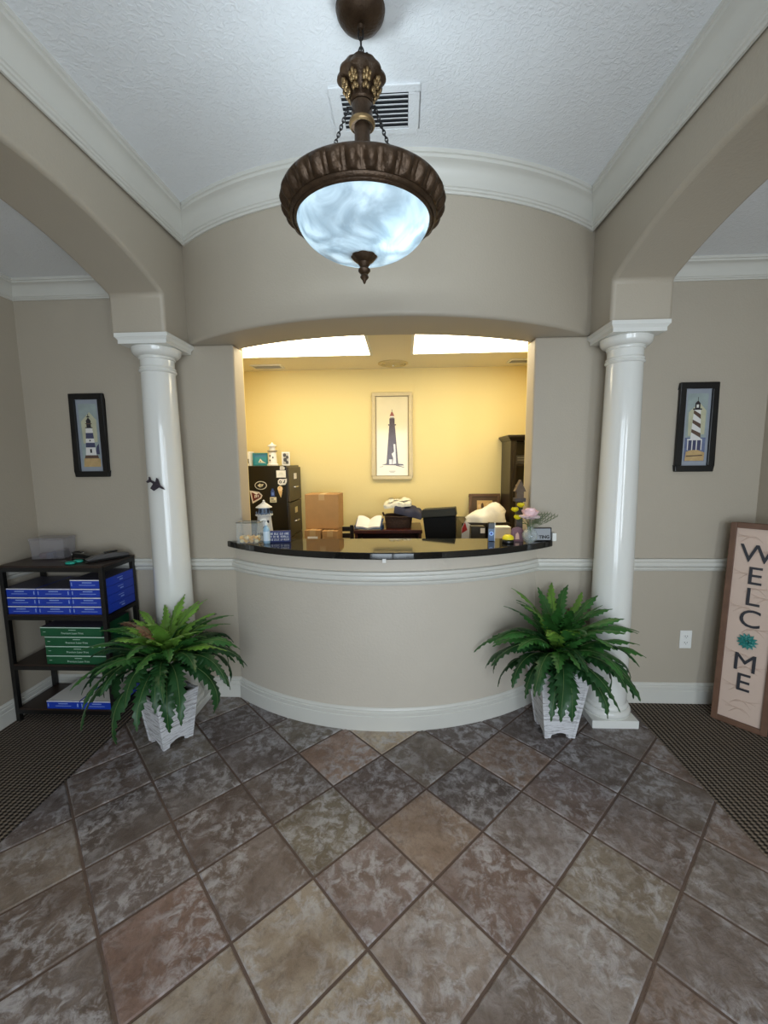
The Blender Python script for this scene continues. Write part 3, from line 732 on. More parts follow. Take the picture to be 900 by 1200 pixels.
def arc_y(x):
    R = (.985**2+.34**2)/.68; d = x+.135
    return 2.335+R-math.sqrt(max(0, R*R-d*d)) if abs(d) < .985 else YB
def blockR(q):
    if (q.x-colR[0])**2+(q.y-colR[1])**2 < .125**2: return True
    if q.z < .055 and abs(q.x-colR[0]) < .15 and abs(q.y-colR[1]) < .15: return True
    return q.y > arc_y(q.x)-(.05 if q.z > .87 or q.z < .15 else .02) or q.z < .012
def blockL(q):
    if (q.x-colL[0])**2+(q.y-colL[1])**2 < .125**2: return True
    if q.x < -1.765 and q.y > 2.33: return True
    return q.y > arc_y(q.x)-(.05 if q.z > .87 or q.z < .15 else .02) or q.z < .012
fern('bushy green fern in a tall whitewashed planter beside the right column', (.893,2.375,0), math.radians(2), .168, .275, .42, 11, 84, .46, .47, blockR, .35, 1.0, .46)
fern('drooping dark fern in a short whitewashed planter in front of the left column', (-1.372,2.225,0), math.radians(57), .168, .235, .30, 23, 80, .37, .52, blockL, .95, 1.08, .46)

# ------------------------------------------------------------------ storage rack with paper
RX0, RX1, RY0, RY1 = -2.435, -1.79, 2.345, 2.650
def rack():
    t = thing('storage_rack', 'black metal rack with dark wood shelves in the left corner on the carpet', 'shelf', ((RX0+RX1)/2,(RY0+RY1)/2,.004))
    w, d = (RX1-RX0)/2, (RY1-RY0)/2; s = .0125
    for sx in (-1,1):
        for sy in (-1,1):
            m = MB(); x, y = sx*(w-s), sy*(d-s); m.box(x-s,x+s,y-s,y+s,0,.985); m.build('leg', M_black, t, bevel=.001)
    for z in (.985,.685,.365,.075):
        zt = z if z < .98 else z
        for (a, b, c, e) in ((-w+2*s,w-2*s,-d,-d+2*s),(-w+2*s,w-2*s,d-2*s,d),(-w,-w+2*s,-d+2*s,d-2*s),(w-2*s,w,-d+2*s,d-2*s)):
            m = MB(); m.box(a,b,c,e,zt-.026,zt-.001); m.build('rail', M_black, t)
        m = MB(); k = 0 if z > .98 else .0255
        if z > .98: m.box(-w,w,-d,d,z,z+.012)
        else: m.box(-w+2*s,w-2*s,-d+.002,d-.002,z-.001,z+.009)
        m.build('shelf_board', M_darkwood, t, bevel=.001)
    return t
rack()
M_blue = mat('blue ream wrapper', (28,62,176), .35, var=.2, vscale=12); M_bluelite = mat('wrapper print', (150,176,232), .5); M_green = mat('green ream wrapper', (18,86,52), .35, var=.2, vscale=12); M_greenlite = mat('green wrapper print', (196,222,206), .5)
M_reamtop = mat('ream lid', (74,70,86), .5, var=.3, vscale=6)
def ream(name, w, d, h, col, lite, label, group, loc, rz=0, words=None, top=None):
    t = thing(name, label, 'paper pack', loc, rz, group)
    m = MB(); m.box(-w/2,w/2,-d/2,d/2,0,h); 
    m.mi = 1; m.poly([(-w/2+.003,-d/2+.003,h+.0004),(w/2-.003,-d/2+.003,h+.0004),(w/2-.003,d/2-.003,h+.0004),(-w/2+.003,d/2-.003,h+.0004)])
    m.build('wrapper', [col, top or M_reamtop], t, bevel=.0015)
    m = MB(); y = -d/2-.0008
    if words:
        text_mesh(m, words, .017, T(.01,y,h*.34) @ FACE, depth=.0003)
        m.box(-.012,.034,y-.0003,y,h*.66,h*.72)
        m.box(-w/2+.018,-w/2+.034,y-.0003,y,h*.45,h*.5)
    else:
        m.box(-.03,.03,y-.0003,y,h*.62,h*.72); m.box(-.05,.05,y-.0003,y,h*.36,h*.42); m.box(-w/2+.008,-w/2+.013,y-.0003,y,h*.3,h*.7); m.box(w/2-.016,w/2-.010,y-.0003,y,h*.3,h*.7)
        x = w/2+.0005; m.box(x,x+.0003,-.02,.03,h*.6,h*.68); m.box(x,x+.0003,.0,.03,h*.28,h*.42); m.box(x,x+.0003,-d/2+.008,-d/2+.016,h*.3,h*.7)
    m.build('print', lite, t)
    m = MB(); m.box(-w/2+.001,w/2-.001,-d/2-.0012,-d/2-.0004,h-.006,h-.0006); m.build('seam', M_paper if not words else M_greenlite, t)
    return t
z0, hh = .6945, .0535; order = ['bottom', 'second from the bottom', 'third from the bottom', 'topmost']
proto = None
for ci, (x, nn, wh) in enumerate(((-2.302,3,'leftmost stack'),(-2.081,3,'middle stack'),(-1.9195,4,'right-hand stack'))):
    x = (-2.3285, -2.1135, -1.8985)[ci]
    for k in range(nn):
        pos = order[k] if not (k == nn-1) else 'topmost'
        lab = 'blue ream on the rack top tier, %s of the %s' % (pos, wh)
        loc = (x, 2.492, z0+k*(hh+.0015))
        if proto is None: proto = ream('paper_ream', .212, .272, hh, M_blue, M_bluelite, lab, 'blue paper reams on the rack', loc)
        else: dup(proto, loc, 0, lab)
z0 = .3745; gp = None
for k in range(4):
    lab = 'green ream on the rack middle tier, %s of four' % (['bottom','second from the bottom','third from the bottom','topmost'][k])
    loc = (-2.014+(.0 if k < 3 else -.022), 2.492, z0+k*.0605)
    if gp is None: gp = ream('paper_ream', .385, .262, .0585, M_green, M_greenlite, lab, 'green paper reams on the rack', loc, words='Premium Laser Print')
    else: dup(gp, loc, 0, lab)
for k, (x, wh) in enumerate(((-2.125,'left'),(-1.908,'right'))):
    ream('paper_ream', .213, .275, .055, M_blue, M_bluelite, 'opened blue ream with white sheets showing on the lowest shelf, %s one of the two' % wh, 'opened reams on the lowest shelf', (x, 2.490, .0845), top=M_paper)
# things on top of the rack
def clear_mat(name, col, rough, alpha):
    m = mat(name, col, rough, alpha=alpha, spec=.6); return m
M_clear = clear_mat('clear plastic', (170,166,170), .12, .38)
ZT = 1.0015
t = thing('plastic_bin', 'hazy clear plastic box of odds and ends at the back of the rack top', 'bin', (-2.268,2.565,ZT), math.radians(6))
m = MB(); a, b, h = .105, .06, .125
m.frustum(-a+.006,a-.006,-b+.006,b-.006,0,-a,a,-b,b,h); m.build('tub', M_clear, t, bevel=.004)
m = MB(); m.frustum(-a-.004,a+.004,-b-.004,b+.004,h+.0005,-a,a,-b,b,h+.012); m.build('lid', M_clear, t, bevel=.003)
for k, (x, y, c) in enumerate(((-.05,.0,(90,60,66)),(.0,-.01,(70,70,92)),(.05,.01,(60,58,62)))):
    m = MB(); m.box(x-.022,x+.022,y-.03,y+.03,.002,.035+.006*k); m.build('contents', mat('bin contents %d' % k, c, .6), t, bevel=.004)
M_teal = mat('teal plastic', (40,172,150), .35)
t = thing('stapler', 'black stapler with a chrome rail on the rack top beside the teal scissors', 'stapler', (-2.015,2.500,ZT), math.radians(-4))
m = MB(); m.box(-.075,.07,-.018,.018,0,.010); m.build('base_plate', M_blackplastic, t, bevel=.003)
m = MB(); m.prism([(-.07,.016),(.068,.012),(.070,.026),(.0,.040),(-.07,.042)], -.015, .015, 'y'); m.build('arm', M_blackplastic, t, bevel=.004)
m = MB(); m.box(-.066,.066,-.009,.009,.0105,.0155); m.build('staple_rail', M_chrome, t)
t = thing('scissors', 'scissors with teal handle loops lying on the rack top', 'scissors', (-2.055,2.425,ZT), math.radians(165))
for s in (-1,1):
    m = MB(); pts = [(-.045+.026*math.cos(2*PI*k/18), s*.024+.017*math.sin(2*PI*k/18), .008) for k in range(18)]; m.tube(pts, .0065, 8, closed=True); m.build('handle', M_teal, t, smooth=60)
    m = MB(); m.prism([(-.022,s*.014),(-.018,s*.006),(.05,-s*.004),(.10,-s*.001),(.05,-s*.010),(0,-s*.006)][::s], .004+.002*s, .0055+.002*s, 'z'); m.build('blade', M_chrome, t)
t = thing('tape_roll', 'small dark roll of tape with a white band standing behind the scissors', 'tape', (-2.105,2.560,ZT))
m = MB(); m.lathe([(.026,0),(.032,.002),(.032,.038),(.026,.040),(.018,.040),(.018,0),(.026,0)], n=28, cap=False); m.build('roll', M_blackplastic, t, smooth=40)
m = MB(); m.lathe([(.0325,.024),(.0325,.033)], n=28, cap=False); m.build('band', M_paper, t, smooth=40)
M_grey = mat('grey enamel', (98,96,96), .35, metal=.3)
t = thing('hole_punch', 'long grey hole punch lying on the front right corner of the rack top', 'hole punch', (-1.872,2.515,ZT), math.radians(54))
m = MB(); m.box(-.125,.12,-.03,.03,0,.010); m.build('base_plate', M_blackplastic, t, bevel=.004)
m = MB(); m.prism([(-.118,.0105),(.115,.0105),(.118,.026),(.03,.044),(-.06,.040),(-.118,.022)], -.024, .024, 'y'); m.build('lever', M_grey, t, bevel=.007, seg=3)
m = MB(); m.box(-.02,.055,-.012,.012,.043,.052); m.build('grip', M_blackplastic, t, bevel=.004)

# ------------------------------------------------------------------ things on the granite counter
ZG = 1.0905
M_glass = clear_mat('clear glass', (214,222,222), .04, .13)
def candy_box():
    t = thing('glass_box', 'clear glass box half full of golden shells at the left end of the counter', 'glass box', (-.983,2.605,ZG), math.radians(-4))
    w, d, h, g = .070, .045, .132, .003
    m = MB()
    for (a,b,c,e) in ((-w,w,-d,-d+g),(-w,w,d-g,d),(-w,-w+g,-d+g,d-g),(w-g,w,-d+g,d-g)): m.box(a,b,c,e,.004,h)
    m.build('walls', M_glass, t)
    m = MB(); m.box(-w,w,-d,d,0,.0038); m.build('bottom', M_glass, t)
    m = MB(); m.tube([(-w,-d,h+.002),(w,-d,h+.002),(w,d,h+.002),(-w,d,h+.002)], .003, 6, closed=True); m.build('rim', M_chrome, t)
candy_box()
rnd = random.Random(9); M_shell = mat('golden shell', (222,172,70), .3, var=.4, vscale=40); M_shell2 = mat('pale shell', (232,216,168), .4)
t0 = None
for k in range(16):
    x = -.983-.046+.031*(k % 4)+rnd.uniform(-.005,.005); y = 2.605-.022+.022*((k//4) % 2)*2*.9; z = ZG+.0185+.020*(k//8)
    if k < 8: pass
    m = MB()
    m.lathe([(.001,-.011),(.009,-.009),(.013,0),(.010,.007),(.004,.012),(.001,.014)], n=14, fn=lambda r,z,a: r*(1+.12*math.cos(7*a)))
    o = m.build('seashell', M_shell if k % 3 else M_shell2, smooth=60); o.location = (x, y, z-.004); o.rotation_euler = (rnd.uniform(-.6,.6), rnd.uniform(-.6,.6), rnd.uniform(0,6))
    tag(o, 'small golden or cream seashell heaped inside the clear glass box on the counter', 'shell', 'seashells in the glass box')
def counter_lighthouse():
    t = thing('lighthouse_figurine', 'large white and blue-grey lighthouse figurine on the counter behind the sanitizer bottle', 'figurine', (-.922,2.712,ZG))
    Mw = mat('figurine white', (214,212,206), .5, var=.12, vscale=30); Mb = mat('figurine blue grey', (92,112,136), .5, var=.2, vscale=30); Md = mat('figurine dark', (30,38,56), .4)
    S = .96
    m = MB(); m.lathe([(.060*S,0),(.061*S,.012),(.058*S,.014),(.046*S,.150),(.046*S,.158)], n=32); m.build('tower', Mw, t, smooth=40)
    m = MB(); m.lathe([(.046,.1585),(.056,.163),(.057,.170),(.045,.172)], n=32); m.build('gallery', Mw, t, smooth=40)
    for k in range(12):
        a = 2*PI*k/12; m = MB(); m.box(-.002,.002,-.002,.002,.170,.188); 
        o = m.build('baluster', Mb, t); o.location = (.052*math.cos(a), .052*math.sin(a), 0)
    m = MB(); m.lathe([(.036,.1725),(.036,.214)], n=8); m.build('lantern_room', Mb, t)
    for k in range(8):
        a = 2*PI*(k+.5)/8; m = MB(); m.M = RZ(a); m.box(.0335,.0342,-.008,.008,.180,.208); m.build('lantern_pane', Md, t)
    m = MB(); m.lathe([(.052,.2145),(.053,.218),(.012,.247),(.006,.256),(.008,.260),(.001,.266)], n=32); m.build('roof', Mw, t, smooth=30)
    for (a, z) in ((-1.1,.12),(-1.35,.085),(-1.9,.125),(-.75,.125),(-1.0,.07),(-1.75,.045),(-1.55,.045)):
        r = .0578-.0119*(z-.014)/.136*1.0; m = MB(); m.M = T(0,0,z) @ RZ(a); m.prism([(.007*math.cos(q), .010*math.sin(q)) for q in [2*PI*w/14 for w in range(14)]], r-.010, r+.0012, 'x'); m.build('porthole', Md, t)
    m = MB(); m.M = RZ(-2.0); m.box(.045,.0585,-.012,.012,.013,.05); m.build('door', Mb, t)
counter_lighthouse()
t = thing('sanitizer_bottle', 'pale blue pump bottle of hand sanitizer on the counter left of the blue sign', 'bottle', (-.868,2.580,ZG))
Mbt = mat('pale blue gel bottle', (168,204,228), .12, alpha=.85); Mlb = mat('bottle label', (206,222,234), .4)
m = MB(); m.lathe([(.019,0),(.021,.004),(.021,.085),(.018,.100),(.009,.110),(.009,.116)], n=28); m.build('bottle', Mbt, t, smooth=40)
m = MB(); m.lathe([(.0214,.018),(.0214,.078)], n=28, cap=False); m.build('label', Mlb, t, smooth=60)
m = MB(); m.lathe([(.011,.1165),(.011,.132),(.005,.134),(.005,.150)], n=20); m.tube([(0,0,.152),(-.015,-.006,.153),(-.034,-.012,.147)], .0048, 8); m.build('pump', M_white, t, smooth=40)
t = thing('desk_sign', 'small navy block sign with three lines of white capitals on the counter', 'sign', (-.792,2.618,ZG), math.radians(6))
Mnv = mat('navy block', (34,46,104), .5)
m = MB(); m.box(-.066,.066,-.010,.012,0,.074); m.build('block', Mnv, t, bevel=.002)
m = MB()
rr_ = random.Random(2)
for z, ws in ((.057,(2,4,3,4)),(.038,(1,2,2,7)),(.019,(2,5,2,5))):
    tot = sum(ws)+len(ws)-1; cw = .116/tot; x = -.058
    for w_ in ws:
        for q in range(w_):
            kind = rr_.randrange(4); xx = x+q*cw
            m.box(xx,xx+cw*.22,-.0108,-.0100,z-.0062,z+.0062)
            if kind != 1: m.box(xx,xx+cw*.72,-.0108,-.0100,z+.0040,z+.0062)
            if kind != 3: m.box(xx,xx+cw*.72,-.0108,-.0100,z-.0062,z-.0040)
            if kind in (0,3): m.box(xx+cw*.52,xx+cw*.74,-.0108,-.0100,z-.0062,z+.0062)
        x += (w_+1)*cw
m.build('lettering', M_paper, t)
# right end
t = thing('photo_box', 'narrow black and blue upright box with a round blue eye on the counter', 'box', (.560,2.655,ZG), math.radians(-6))
Mst = mat('steel blue card', (84,112,150), .4)
m = MB(); m.box(-.024,.014,-.018,.018,0,.118); m.build('box', [M_blackplastic], t, bevel=.002)
m = MB(); m.box(-.0235,.0135,-.0192,-.0182,.002,.080); m.build('blue_face', Mst, t)
m = MB(); m.box(.0145,.019,-.016,.016,0,.118); m.build('white_edge', M_paper, t)
m = MB()
for r, y, mi in ((.0135,-.0198,0),(.0085,-.0204,1),(.0045,-.0210,2)):
    m.mi = mi; m.prism([(-.005+r*math.cos(q), .050+r*math.sin(q)) for q in [2*PI*w/24 for w in range(24)]], y, y+.0008, 'y')
m.build('eye', [mat('eye pale', (170,206,246), .4), mat('eye blue', (60,116,226), .4), mat('eye dark', (16,20,50), .3)], t)
t = thing('dome_ornament', 'small round ornament with a yellow dome over a black base on the counter', 'ornament', (.645,2.585,ZG))
My = mat('bright yellow', (238,222,40), .35)
m = MB(); m.lathe([(.030,0),(.036,.004),(.037,.016),(.033,.022),(.028,.024)], n=32); m.build('base', M_blackplastic, t, smooth=40)
m = MB(); m.lathe([(.035,.0245),(.036,.030),(.031,.042),(.020,.050),(.008,.053),(.001,.0535)], n=32); m.build('dome', My, t, smooth=50)
t = thing('arched_picture', 'small dark red arched picture frame standing on the counter behind the round vase', 'picture frame', (.715,2.640,ZG), math.radians(-8))
Mrd = mat('oxblood frame', (92,30,40), .4); Mpk = mat('mauve petals', (112,62,74), .5)
arch = [(-.038,0),(.038,0)]+[(.038*math.cos(a), .062+.030*math.sin(a)) for a in [PI*k/16 for k in range(17)]]
inn = [(-.028,.009),(.028,.009)]+[(.028*math.cos(a), .060+.022*math.sin(a)) for a in [PI*k/16 for k in range(17)]]
m = MB(); 
A = [m.pt((p[0],-.006,p[1])) for p in arch]; B = [m.pt((p[0],-.006,p[1])) for p in inn]; A2 = [m.pt((p[0],.006,p[1])) for p in arch]; B2 = [m.pt((p[0],.006,p[1])) for p in inn]
for k in range(len(A)):
    j = (k+1) % len(A); m.face((A[k],A[j],B[j],B[k])); m.face((A2[j],A2[k],B2[k],B2[j])); m.face((A[j],A[k],A2[k],A2[j])); m.face((B[k],B[j],B2[j],B2[k]))
m.build('frame', Mrd, t)
m = MB(); m.mi = 0; m.prism(inn, .0, .004, 'y'); m.mi = 1; m.prism([(-.012,.012),(.014,.012),(.010,.045),(.002,.058),(-.008,.045)], -.0015, -.0002, 'y'); m.mi = 2; m.prism([(-.026,.03),(-.012,.034),(-.006,.056),(-.016,.062)], -.0015, -.0002, 'y')
m.build('picture', [Mpk, mat('pale figure', (214,170,150), .5), Mrd], t)
def vase():
    t = thing('round_vase', 'round clear glass bud vase holding the flowers at the right end of the counter', 'vase', (.775,2.578,ZG))
    m = MB(); R = .047
    o = [(.022,0)]+[(R*math.sin(a), .046-R*math.cos(a)) for a in [math.radians(30+12*k) for k in range(11)]]+[(.020,.088),(.018,.097),(.021,.103)]
    i = [(max(.001, r-.003), z+(.004 if z < .05 else 0)) for r, z in o]
    m.lathe(o+i[::-1], n=40, cap=False); m.build('bowl', clear_mat('vase glass', (214,224,226), .03, .20), t, smooth=50)
    m = MB(); m.lathe([(.001,.006),(.030,.010),(.041,.035),(.042,.050),(.001,.051)], n=32); m.build('water', clear_mat('vase water', (150,166,170), .02, .12), t, smooth=40)
    return t
vase()
M_stem = mat('flower stem', (70,98,52), .5); M_pink = mat('pink petals', (246,214,218), .5, var=.12, vscale=40)
M_pale = mat('pale pink petals', (250,236,236), .5)
M_fuzz = mat('grey green sprig', (112,122,92), .6)
def petal(m, c, az, el, L, W, curl):
    d = Vector((math.cos(az),math.sin(az),0)); s = Vector((-math.sin(az),math.cos(az),0)); rows = []
    for k in range(7):
        u = k/6; e = el+curl*u; p = Vector(c)+(d*math.cos(e)+Vector((0,0,math.sin(e))))*L*u; w = W*math.sin(PI*(.12+.80*u))**.7
        nrm = d*-math.sin(e)+Vector((0,0,math.cos(e)))
        rows.append([tuple(p+s*w*q+nrm*(abs(q)**2*w*.45)) for q in (-1,-.5,0,.5,1)])
    m.grid(rows)
t = thing('pink_peony', 'large pink and white peony standing in the round glass vase', 'flower', (.762,2.545,ZG+.168))
m = MB(); m.tube([(.016,.016,-.158),(.006,.008,-.08),(0,0,0)], .0025, 8); m.build('stem', M_stem, t, smooth=60)
for ring, (n, el, L, W, cu) in enumerate(((8,-.55,.058,.036,.5),(9,-.05,.060,.038,.7),(9,.4,.056,.034,.7),(8,.75,.050,.028,.7),(7,1.05,.045,.022,.5),(5,1.3,.040,.016,.4))):
    m = MB()
    for k in range(n): petal(m, (0,0,0), 2*PI*k/n+ring*.4, el+rnd.uniform(-.12,.12), L*rnd.uniform(.92,1.08), W, cu)
    m.build('petals', M_pale if ring == 0 else M_pink, t, smooth=70)
for k, (x, y, z, lab) in enumerate(((.736,2.655,.212,'upper yellow flower bud beside the peony at the right end of the counter'),(.704,2.668,.182,'middle yellow flower bud left of the peony at the right end of the counter'),(.712,2.632,.138,'lowest yellow flower bud left of the peony at the right end of the counter'))):
    t = thing('yellow_flower', lab, 'flower', (x,y,ZG+z), group='yellow flowers in the vase')
    vx, vy = .775-x, 2.578-y
    m = MB(); m.tube([(vx*.9,vy*.9,-z+.06),(vx*.8,vy*.8,-z+.115),(vx*.3,vy*.4,-(z-.10)*.45),(0,0,0)], .0018, 6); m.build('stem', M_stem, t, smooth=60)
    m = MB()
    for q in range(7): petal(m, (0,0,0), 2*PI*q/7, .0, .034, .021, 1.0)
    for q in range(5): petal(m, (0,0,0), 2*PI*q/5+.3, .8, .030, .015, .6)
    m.build('petals', My, t, smooth=70)
t = thing('feathery_sprig', 'feathery grey-green sprig leaning right out of the round vase', 'foliage', (.780,2.585,ZG+.06), kind='thing')
for k in range(8):
    m = MB(); a = -.5+.42*k*.5; L = .105+.009*k; b0 = Vector((0,0,0)); dirn = Vector((.10+.10*k, .05*(k % 3-1), 1.3-.09*k)).normalized()
    pts = [tuple(dirn*L*u+Vector((.02*u*u,0,-.01*u*u))) for u in [w/8 for w in range(9)]]
    pts = [(p[0]*(min(1,(i/8)*1.6)), p[1]*(i/8), p[2]) for i, p in enumerate(pts)]
    m.tube(pts, .0012, 5)
    for i in range(4, 9):
        for s in (-1,1):
            for w in (0,1,2): m.tube([pts[i], (pts[i][0]+.011*s+.004*w, pts[i][1]+.010*(w-1), pts[i][2]+.008+.005*w)], .0011, 4)
    m.build('stalk', M_fuzz, t)
t = thing('desk_sign', 'black framed grey sign with bold capitals propped at the right end of the counter', 'sign', (.868,2.652,ZG), math.radians(3))
t.rotation_euler = (math.radians(-4), 0, math.radians(3))
Mgs = mat('grey sign face', (156,160,166), .45)
m = MB(); frame_bars(m, .128, .084, .006, .009); o = m.build('frame', M_blackplastic, t, bevel=.003); o.location = (0,0,.042)
m = MB(); m.box(-.0585,.0585,-.005,-.001,.0055,.0785); m.build('face', Mgs, t)
m = MB(); text_mesh(m, 'TING', .028, T(.018,-.0058,.024) @ FACE, depth=.0006, bold=.0011); m.build('lettering', M_blackplastic, t)
t = thing('white_block', 'small white block beside the grey sign against the wall at the counter end', 'block', (.937,2.6505,ZG))
m = MB(); m.box(-.004,.022,-.015,.015,.0,.052); m.build('body', M_white, t, bevel=.004)
def tower_ornament():
    t = thing('tower_ornament', 'rustic brown tower ornament with a pointed gable roof behind the peony', 'figurine', (.742,2.712,ZG))
    Mb = mat('weathered brown', (98,80,62), .7, var=.35, vscale=40); Md = mat('weathered grey', (76,66,62), .7, var=.3, vscale=40)
    m = MB(); m.frustum(-.022,.022,-.020,.020,0,-.018,.018,-.018,.018,.245); m.build('tower', Md, t)
    m = MB(); m.box(-.034,.034,-.027,.027,.2455,.268); m.build('balcony', Md, t, bevel=.002)
    m = MB(); m.box(-.022,.022,-.020,.020,.2685,.31); m.build('lantern_room', Mb, t)
    m = MB(); m.prism([(-.034,.3105),(.034,.3105),(.006,.372),(0,.384),(-.006,.372)], -.026, .026, 'y'); m.build('roof', Mb, t)
tower_ornament()

# ------------------------------------------------------------------ office : lights, vents
M_lens = mat('lit diffuser', (255,246,214), .5, emit=(255,240,205), estr=8)
def troffer(loc, label):
    t = thing('ceiling_light', label, 'ceiling light', loc, group='fluorescent panels in the office ceiling')
    m = MB(); w, d = .60, .30
    for (a,b,c,e) in ((-w,w,-d,-d+.02),(-w,w,d-.02,d),(-w,-w+.02,-d+.02,d-.02),(w-.02,w,-d+.02,d-.02)): m.box(a,b,c,e,-.012,0)
    m.build('frame', M_white, t)
    m = MB(); m.box(-w+.02,w-.02,-d+.02,d-.02,-.008,-.001); m.build('diffuser', M_lens, t)
troffer((-.836,3.115,ZO-.001), 'lit fluorescent ceiling panel in the office, above the filing cabinet side')
troffer((.660,3.115,ZO-.001), 'lit fluorescent ceiling panel in the office, above the bookcase side')
def small_vent(loc, label):
    t = thing('ceiling_vent', label, 'vent', loc)
    m = MB(); w, d = .135, .07
    for (a,b,c,e) in ((-w,w,-d,-d+.018),(-w,w,d-.018,d),(-w,-w+.018,-d+.018,d-.018),(w-.018,w,-d+.018,d-.018)): m.box(a,b,c,e,-.008,0)
    m.build('frame', M_white, t)
    m = MB(); m.box(-w+.018,w-.018,-d+.018,d-.018,-.002,-.0005); m.build('backing', M_void, t)
    for k in range(7):
        m = MB(); m.M = T(0,-.045+.015*k,-.005) @ RX(.6); m.box(-w+.018,w-.018,-.0055,.0055,-.0007,.0007); m.build('slat', M_trim, t)
small_vent((-1.19,3.76,ZO-.001), 'small louvred vent in the office ceiling above the filing cabinet')
small_vent((1.03,3.74,ZO-.001), 'small louvred vent in the office ceiling above the bookcase')
t = thing('ceiling_diffuser', 'round cream air diffuser in the middle of the office ceiling', 'vent', (-.085,3.74,ZO-.001))
Mcr = mat('cream metal', (206,190,140), .4)
m = MB(); m.lathe([(.130,0),(.130,-.006),(.112,-.012),(.106,-.004)][::-1], n=40, cap=False); m.lathe([(.098,-.006),(.090,-.016),(.075,-.008)], n=40, cap=False); m.build('rings', Mcr, t, smooth=30)
m = MB(); m.lathe([(.001,-.018),(.05,-.016),(.066,-.006),(.066,-.001)], n=32, cap=False); m.build('cone', Mcr, t, smooth=40)
m = MB(); m.lathe([(.001,-.026),(.010,-.025),(.012,-.0185)], n=16); m.build('screw_cap', M_chrome, t, smooth=40)

# ------------------------------------------------------------------ office : filing cabinet and what is on it
def cabinet():
    t = thing('filing_cabinet', 'tall black five-drawer filing cabinet covered in magnets at the left of the office', 'filing cabinet', (-1.285,3.71,0))
    Mk = mat('black cabinet enamel', (12,11,11), .3); Mdr = mat('drawer black with painted reflection', (58,50,36), .45)  # drawer brown paints the yellow wall's reflection onto the same black enamel
    w, d, h = .318, .21, 1.572
    m = MB(); m.box(-w,w-.018,-d,d,0,h); m.build('body', Mk, t, bevel=.003)
    for k in range(5):
        z0 = .06+k*.301; m = MB(); m.box(w-.0175,w,-d+.008,d-.008,z0,z0+.293); q = m.build('drawer', Mdr, t, bevel=.002)
        m = MB(); m.tube([(w,-.05,z0+.12),(w+.014,-.05,z0+.12),(w+.016,-.03,z0+.12),(w+.016,.03,z0+.12),(w+.014,.05,z0+.12),(w,.05,z0+.12)], .006, 8); m.build('handle', M_chrome, q, smooth=60)
        m = MB(); m.box(w,w+.004,-.04,.04,z0+.19,z0+.24); m.build('label_holder', M_paper if k == 4 else Mcr, q)
cabinet()
def magnet(name, label, shapes, x, z):
    t = thing(name, label, 'magnet', (x,3.4995,z), group='magnets on the filing cabinet')
    m = MB()
    mats = []
    for k, (poly, col) in enumerate(shapes):
        mats.append(mat('magnet paint', col, .4)); m.mi = k; m.prism(poly, -.0022-.0006*k, -.0006*k if k == 0 else -.0022-.0006*(k-1), 'y')
    o = m.build('face', mats, t)
ell = lambda a, b, cx=0, cz=0: [(cx+a*math.cos(2*PI*k/24), cz+b*math.sin(2*PI*k/24)) for k in range(24)]
magnet('oval_magnet', 'black oval magnet with white rim and pale emblem on the cabinet side', [(ell(.052,.036),(206,204,196)),(ell(.046,.030),(20,20,20)),([(-.028,0),(-.006,.016),(.0,.008),(.026,.012),(.012,-.010),(-.008,-.016)],(214,206,180)),([(-.010,-.004),(.006,-.010),(.010,.002)],(60,90,60))], -1.208,1.408)
magnet('pennant_magnet', 'dark red and white pennant-shaped magnet on the cabinet side', [([(-.062,.048),(.020,.034),(.048,.006),(.036,-.022),(-.040,-.064)],(214,208,204)),([(-.046,.030),(.016,.024),(.036,.004),(.026,-.014),(-.034,-.046)],(96,34,40)),([(-.044,.036),(.014,.022),(-.004,.012)],(236,232,230)),([(-.020,-.016),(-.014,-.016),(-.010,.010),(-.018,.010)],(236,232,230)),([(-.006,-.012),(.0,-.012),(.002,.010),(-.006,.010)],(236,232,230)),([(.010,-.010),(.016,-.008),(.016,.010),(.010,.010)],(236,232,230))], -1.245,1.318)
magnet('bottle_magnet', 'blue bottle-shaped magnet above the small cream magnet', [([(-.016,-.034),(.016,-.034),(.016,.012),(.008,.022),(.006,.034),(-.006,.034),(-.008,.022),(-.016,.012)],(48,72,132)),(rect(-.009,.009,-.022,.002),(96,128,196))], -1.108,1.346)
magnet('square_magnet', 'small cream square magnet below the blue bottle magnet', [(rect(-.028,.028,-.022,.022),(220,212,182)),(rect(-.020,.004,.002,.012),(90,96,84)),(rect(-.020,.022,-.014,-.006),(120,110,90))], -1.106,1.285)
magnet('ice_cream_magnet', 'ice cream cone magnet near the front edge of the cabinet', [([(-.020,.004),(.020,.004),(.006,-.054),(.002,-.056)],(214,178,120)),(ell(.022,.022,0,.020),(236,206,158)),([(-.012,.028),(-.004,.034),(.002,.028),(-.004,.020)],(206,150,90))], -1.043,1.360)
magnet('paper_note', 'white paper note held on the cabinet side below its top edge', [(rect(-.040,.040,-.030,.030),(236,232,222)),(rect(-.014,.014,.008,.011),(170,168,160)),(rect(-.020,.020,-.004,-.001),(180,178,170))], -1.030,1.503)
magnet('round_magnet', 'white letter-shaped magnet between the paper note and the ice cream magnet', [([(-.038,-.018),(-.020,-.030),(.024,-.026),(.038,-.004),(.040,.026),(.010,.022),(-.024,.024),(-.038,.008)],(226,222,214)),(ell(.011,.012,-.016,-.002),(24,24,24)),(ell(.005,.006,-.016,-.002),(226,222,214)),([(.002,-.010),(.020,-.012),(.026,.014),(.020,.014),(.014,-.002)],(24,24,24))], -1.022,1.438)
magnet('clip_magnet', 'white clip magnet at the top edge of the cabinet above the note', [([(-.020,-.014),(.020,-.014),(.024,.006),(.008,.016),(-.016,.016)],(214,210,198)),(rect(-.012,.010,-.004,.006),(180,176,164))], -1.020,1.552)
ZK = 1.573
